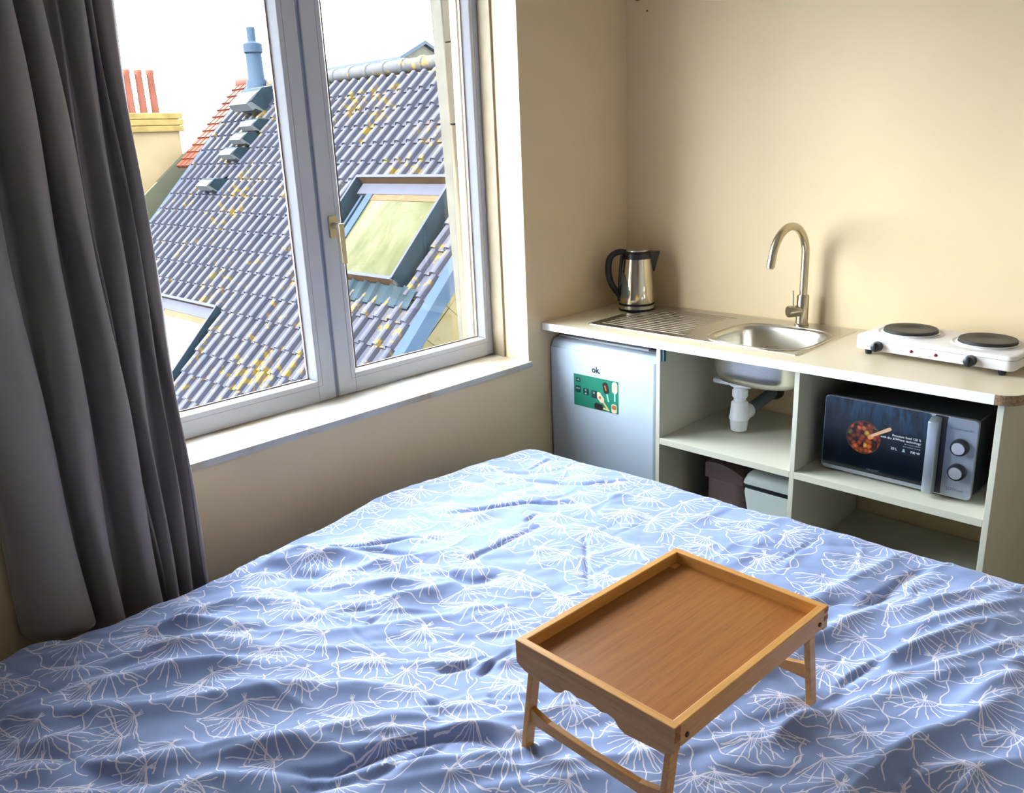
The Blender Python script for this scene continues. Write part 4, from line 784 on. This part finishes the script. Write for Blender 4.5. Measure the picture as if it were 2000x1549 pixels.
vv = [t.verts.new(p) for p in P8]; bmesh.ops.convex_hull(t, input=vv); merge(bm, t); obj('spout', bm, M_black, kt)
hp = spline([c - kr * 0.040 + up * 0.232, c - kr * 0.075 + up * 0.236, c - kr * 0.108 + up * 0.215, c - kr * 0.117 + up * 0.165, c - kr * 0.108 + up * 0.115, c - kr * 0.085 + up * 0.075, c - kr * 0.073 + up * 0.052], 6)
bm = bm_new(); tube(bm, hp, [0.0125] * 12 + [0.0135] * 12 + [0.0125] * (len(hp) - 30) + [0.009] * 6, 14, 1.25, tuple(kr)); tube(bm, [c - kr * 0.0605 + up * 0.222, c - kr * 0.0685 + up * 0.13, c - kr * 0.0735 + up * 0.035], 0.008, 10); obj('handle', bm, M_black, kt, True)
# water gauge window on the flank
bm = bm_new(); gcol = []
f0 = math.atan2(-kr.y, -kr.x)
for i in range(11):
    u = i / 10; z = 0.055 + 0.105 * u; r_ = np.interp(K0 + z, [p[1] for p in prof], [p[0] for p in prof]) + 0.0012; wdt = 0.50 * (1 - u) ** 0.6 * (0.75 + 0.25 * min(1, u * 6)) + 0.03
    gcol.append([bm.verts.new((KX + r_ * math.cos(f0 + 0.36 + wdt * 1.45 * k / 8), KY + r_ * math.sin(f0 + 0.36 + wdt * 1.45 * k / 8), K0 + z)) for k in range(9)])
for a, b in zip(gcol, gcol[1:]):
    for k in range(8): bm.faces.new((a[k], a[k + 1], b[k + 1], b[k]))
bmesh.ops.recalc_face_normals(bm, faces=list(bm.faces)); obj('water_gauge', bm, mat('smoky_gauge_plastic', rgb(96, 104, 94), 0.25), kt, True)

# ------------------------------------------------------------------ double hotplate
HA = math.radians(-4.5); HC = Vector((-0.238, -1.392, 0.0)); hx = Vector((math.cos(HA), -math.sin(HA) * -1, 0)); 
hy = Vector((math.sin(math.radians(4.0)), math.cos(math.radians(4.0)), 0)); hx = Vector((hy.y, -hy.x, 0))   # hy: towards window, hx: towards wall
def HP(a, b, z): return HC + hx * a + hy * b + Vector((0, 0, z))
hb = thing('hotplate', 'white double electric hotplate on the worktop', 'hotplate', (HC.x, HC.y, 0.9))
M_cast = mat('dark_cast_iron', rgb(44, 42, 40), 0.5, var=0.15, vscale=30, bump=0.1, bscale=300)
M_enam = mat('white_enamel', rgb(226, 222, 222), 0.3, var=0.02)
bm = bm_new(); prism(bm, rrect(0.235, 0.462, 0.022, 5), HP(0, 0, 0.917), hx, hy, (0, 0, 1), 0.044, 0.006); hbd = obj('hotplate_body', bm, M_enam, hb, True)
bm = bm_new(); prism(bm, rrect(0.237, 0.464, 0.023, 5), HP(0, 0, 0.9475), hx, hy, (0, 0, 1), 0.0012); obj('seam_line', bm, mat('seam_grey', rgb(150, 148, 152), 0.6), hb)
for b, lab in ((0.113, None), (-0.113, None)):
    bm = bm_new(); lathe(bm, [(0.098, 0.9605), (0.094, 0.9640), (0.090, 0.9615), (0.083, 0.9605)], HP(0.008, b, 0), n=48, cap=False); lathe(bm, [(0.080, 0.9605), (0.083, 0.9655), (0.080, 0.9665)], HP(0.008, b, 0), n=48, cap=False); obj('plate_surround', bm, M_enam, hb, True)
    bm = bm_new(); lathe(bm, [(0.070, 0.961), (0.0775, 0.964), (0.0785, 0.973), (0.0765, 0.9755), (0.030, 0.9755), (0.028, 0.974), (0.002, 0.974)], HP(0.008, b, 0), n=48); obj('cooking_plate', bm, M_cast, hb, True)
for b in (0.155, -0.118):
    bm = bm_new(); lathe(bm, [(0.0165, 0), (0.0165, 0.006), (0.0145, 0.020), (0.0130, 0.021)], HP(-0.1175, b, 0.934), tuple(-hx), 20)
    prism(bm, rrect(0.005, 0.024, 0.002, 2), HP(-0.138, b, 0.934), hy, (0, 0, 1), -hx, 0.004); obj('control_knob', bm, M_black, hb, True)
for b in (0.052, -0.020):
    bm = bm_new(); lathe(bm, [(0.0048, 0), (0.0048, 0.002), (0.003, 0.0032)], HP(-0.1175, b, 0.934), tuple(-hx), 14); obj('indicator_lamp', bm, mat('dark_red_lens', rgb(110, 24, 30), 0.25), hb, True)
for a in (-0.092, 0.092):
    for b in (-0.195, 0.195):
        bm = bm_new(); lathe(bm, [(0.009, 0.9005), (0.0125, 0.917)], HP(a, b, 0), n=16); obj('foot', bm, M_black, hb, True)

# ------------------------------------------------------------------ microwave
mw = thing('microwave', 'black and silver microwave with food sticker on the right shelf', 'microwave', (-0.28, -1.34, 0.535))
MX, MY0, MY1, MZ0, MZ1 = -0.452, -1.568, -1.124, 0.547, 0.786
M_mwb = mat('dark_teal_casing', rgb(30, 42, 48), 0.35, var=0.06); M_silv = mat('silver_panel', rgb(146, 154, 166), 0.35, 0.5, 0.03); M_silv2 = mat('bright_silver', rgb(190, 192, 194), 0.25, 0.7, 0.02)
bm = bm_new(); box(bm, MX + 0.012, -0.13, MY0 + 0.004, MY1 - 0.004, MZ0, MZ1 - 0.002, 0.006); obj('casing', bm, M_mwb, mw)
for y in (MY0 + 0.04, MY1 - 0.04):
    for x in (MX + 0.05, -0.17):
        bm = bm_new(); lathe(bm, [(0.011, 0.5355), (0.013, MZ0 + 0.001)], (x, y, 0), n=14); obj('foot', bm, M_black, mw)
def facep(name, y0, y1, z0, z1, r, x, dep, m, par=mw, bev=0.0):
    bm = bm_new(); prism(bm, rrect(abs(y1 - y0), z1 - z0, r, 5), (x, (y0 + y1) / 2, (z0 + z1) / 2), FX, FZ, (1, 0, 0), dep, bev); return obj(name, bm, m, par)
facep('front_frame', MY0, MY1, MZ0 - 0.002, MZ1, 0.012, MX + 0.001, 0.013, M_silv2)
YD = -1.4465
N = NT('printed_door_film'); a = N.noise(1.0, 4, 0.6, N.scaled((20, 34, 9)), dist=1.0); zz = N.n('ShaderNodeSeparateXYZ'); N.l(N.pos(), zz.inputs[0])
top = N.math('MULTIPLY', N.math('SUBTRACT', zz.outputs[2], 0.680), 11.0); top = N.math('MINIMUM', N.math('MAXIMUM', top, 0.0), 1.0)
N.base(N.mix(N.math('MULTIPLY', top, N.ramp(a, [(0.40, (0.1, 0.1, 0.1, 1)), (0.75, (1, 1, 1, 1))])), rgb(4, 14, 20), rgb(40, 74, 104))); N.set(Roughness=0.12); M_film = N.m
door = facep('microwave_door', YD + 0.004, MY1 - 0.002, MZ0 + 0.010, MZ1 - 0.0015, 0.011, MX - 0.001, 0.006, M_film)
facep('lower_strip', YD + 0.004, MY1 - 0.008, MZ0 + 0.0015, MZ0 + 0.011, 0.003, MX - 0.0012, 0.004, M_silv, door)
pan = facep('control_panel', MY0 + 0.002, YD - 0.040, MZ0 + 0.001, MZ1 - 0.0015, 0.010, MX - 0.001, 0.006, M_silv)
facep('handle_gap', YD - 0.040, YD - 0.006, MZ0 + 0.001, MZ1 - 0.0015, 0.001, MX - 0.0004, 0.006, M_black)
bm = bm_new(); hexa(bm, [(MX - 0.030, YD + 0.004, MZ0 + 0.002), (MX - 0.030, YD - 0.022, MZ0 + 0.002), (MX - 0.001, YD - 0.026, MZ0 + 0.002), (MX - 0.001, YD + 0.004, MZ0 + 0.002), (MX - 0.030, YD + 0.004, MZ1 - 0.016), (MX - 0.030, YD - 0.022, MZ1 - 0.016), (MX - 0.001, YD - 0.026, MZ1 - 0.004), (MX - 0.001, YD + 0.004, MZ1 - 0.004)], 0.003)
obj('door_handle', bm, mat('satin_silver_handle', rgb(168, 176, 186), 0.3, 0.6, 0.02), mw, True)
for z in (0.702, 0.627):
    bm = bm_new(); lathe(bm, [(0.0245, 0), (0.0245, 0.010), (0.0225, 0.018), (0.0175, 0.0185)], (MX - 0.001, -1.527, z), (-1, 0, 0), 32); k_ = obj('control_knob', bm, M_black, mw, True)
    bm = bm_new(); lathe(bm, [(0.0180, 0), (0.0174, 0.003), (0.002, 0.0032)], (MX - 0.0195, -1.527, z), (-1, 0, 0), 32); obj('knob_face', bm, M_silv2, k_, True)
# food print
N = NT('stew_print'); V = N.n('ShaderNodeTexVoronoi'); V.inputs['Scale'].default_value = 78; N.l(N.pos(), V.inputs['Vector']); s3 = N.n('ShaderNodeSeparateColor'); N.l(V.outputs['Color'], s3.inputs[0])
cc = N.ramp(s3.outputs[0], [(0.0, rgb(70, 34, 20)), (0.25, rgb(150, 70, 30)), (0.45, rgb(196, 96, 40)), (0.6, rgb(120, 52, 26)), (0.72, rgb(214, 160, 60)), (0.85, rgb(170, 48, 30)), (0.95, rgb(120, 120, 50))], 'CONSTANT')
dk = N.ramp(V.outputs['Distance'], [(0.2, (1, 1, 1, 1)), (0.75, (0.25, 0.22, 0.2, 1))]); mm = N.n('ShaderNodeMix', data_type='RGBA', blend_type='MULTIPLY'); mm.inputs[0].default_value = 1; N.l(cc, mm.inputs[6]); N.l(dk, mm.inputs[7]); N.base(mm.outputs[2]); N.set(Roughness=0.2); M_stew = N.m
XP = MX - 0.0012; by, bz = -1.252, 0.671
flat('bowl_print', circ(0.0535, 40), by, bz, 0, mat('bowl_rim_ink', rgb(74, 44, 34), 0.2), door, 0.0002, XP); flat('stew_print', circ(0.0505, 40), by, bz, 0, M_stew, door, 0.0006, XP)
M_spn = mat('spoon_ink', rgb(220, 170, 130), 0.3)
flat('spoon_print', [(-0.004, -0.032), (0.004, -0.032), (0.0055, 0.030), (0.004, 0.036), (-0.004, 0.036), (-0.0055, 0.030)], by - 0.050, bz + 0.026, -1.02, M_spn, door, 0.0010, XP)
flat('spoon_print', [(x * 1.0, y * 1.3) for x, y in circ(0.0075, 18)], by - 0.022, bz + 0.006, -1.02, mat('spoon_bowl_ink', rgb(206, 130, 76), 0.3), door, 0.0009, XP)
flat('text_panel_print', rrect(0.098, 0.062, 0.002, 2), -1.374, 0.674, 0, mat('dark_panel_ink', rgb(10, 24, 32), 0.2), door, 0.0003, XP)
def mtx(s, sz, y, z, m=wt_ink, al='RIGHT', x=XP - 0.0012, par=door): text('print_lettering', s, sz, (x, y, z), FX, FZ, m, par, al)
dim = mat('dim_ink', rgb(150, 164, 172), 0.4)
mtx('Premium food 120 %', 0.0098, -1.421, 0.694); mtx('with the 3DWave technology', 0.0098, -1.421, 0.6835); mtx('for crispier results', 0.0062, -1.421, 0.675, dim); mtx('and uniform heating', 0.0062, -1.421, 0.667, dim)
mtx('20 L', 0.0110, -1.336, 0.652, al='LEFT'); mtx('700 W', 0.0100, -1.421, 0.652)
flat('bell_print', [(-0.005, -0.003), (0.005, -0.003), (0.0035, 0.000), (0.003, 0.005), (0.0, 0.007), (-0.003, 0.005), (-0.0035, 0.0)], -1.374, 0.654, 0, dim, door, 0.0009, XP)
mtx('CECOTEC', 0.0085, -1.288, 0.568, mat('brand_grey_ink', rgb(96, 108, 116), 0.4), 'CENTER')
gr = mat('panel_grey_ink', rgb(84, 92, 102), 0.5); mtx('microwave oven 20 L', 0.0075, -1.527, 0.752, gr, 'CENTER', XP - 0.0004, pan); mtx('3DWave', 0.0130, -1.524, 0.566, gr, 'CENTER', XP - 0.0004, pan)

# ------------------------------------------------------------------ bins under the sink
wb = thing('pedal_bin', 'white pedal bin with black band under the sink shelf', 'bin', (-0.33, -0.93, 0.221))
M_bin = mat('pale_bin_plastic', rgb(196, 206, 206), 0.4, var=0.02)
bm = bm_new(); hexa(bm, [(-0.40, -1.035, 0.222), (-0.23, -1.035, 0.222), (-0.23, -0.845, 0.222), (-0.40, -0.845, 0.222), (-0.43, -1.045, 0.385), (-0.20, -1.045, 0.385), (-0.20, -0.832, 0.385), (-0.43, -0.832, 0.385)], 0.018); obj('bin_body', bm, M_bin, wb, True)
bm = bm_new(); box(bm, -0.424, -0.206, -1.040, -0.838, 0.378, 0.402, 0.01); obj('black_band', bm, M_black, wb, True)
bm = bm_new(); hexa(bm, [(-0.434, -1.048, 0.396), (-0.196, -1.048, 0.396), (-0.196, -0.828, 0.396), (-0.434, -0.828, 0.396), (-0.415, -1.03, 0.442), (-0.215, -1.03, 0.442), (-0.215, -0.846, 0.442), (-0.415, -0.846, 0.442)], 0.014); obj('bin_lid', bm, M_bin, wb, True)
bm = bm_new(); box(bm, -0.375, -0.255, -0.985, -0.89, 0.440, 0.4435, 0.001); obj('lid_inlay', bm, mat('grey_lid_inlay', rgb(140, 150, 150), 0.5), wb)
bb = thing('brown_bin', 'brown plastic bin with a curved lid beside the white pedal bin', 'bin', (-0.30, -0.74, 0.221))
M_brown = mat('brown_plastic', rgb(104, 86, 84), 0.4, var=0.04)
bm = bm_new(); prism(bm, rrect(0.20, 0.150, 0.03, 5), (-0.30, -0.742, 0.222), (1, 0, 0), (0, 1, 0), (0, 0, 1), 0.150, 0.004); obj('bin_body', bm, M_brown, bb, True)
bm = bm_new(); pr = [(-0.078, 0.0)] + [(-0.078 + 0.156 * i / 10, 0.035 + 0.030 * math.sin(PI * min(1, i / 10 * 0.72 + 0.28)) ) for i in range(11)] + [(0.078, 0.0)]
prism(bm, pr, (-0.402, -0.742, 0.372), (0, -1, 0), (0, 0, 1), (1, 0, 0), 0.204, 0.003); obj('bin_lid', bm, M_brown, bb, True)
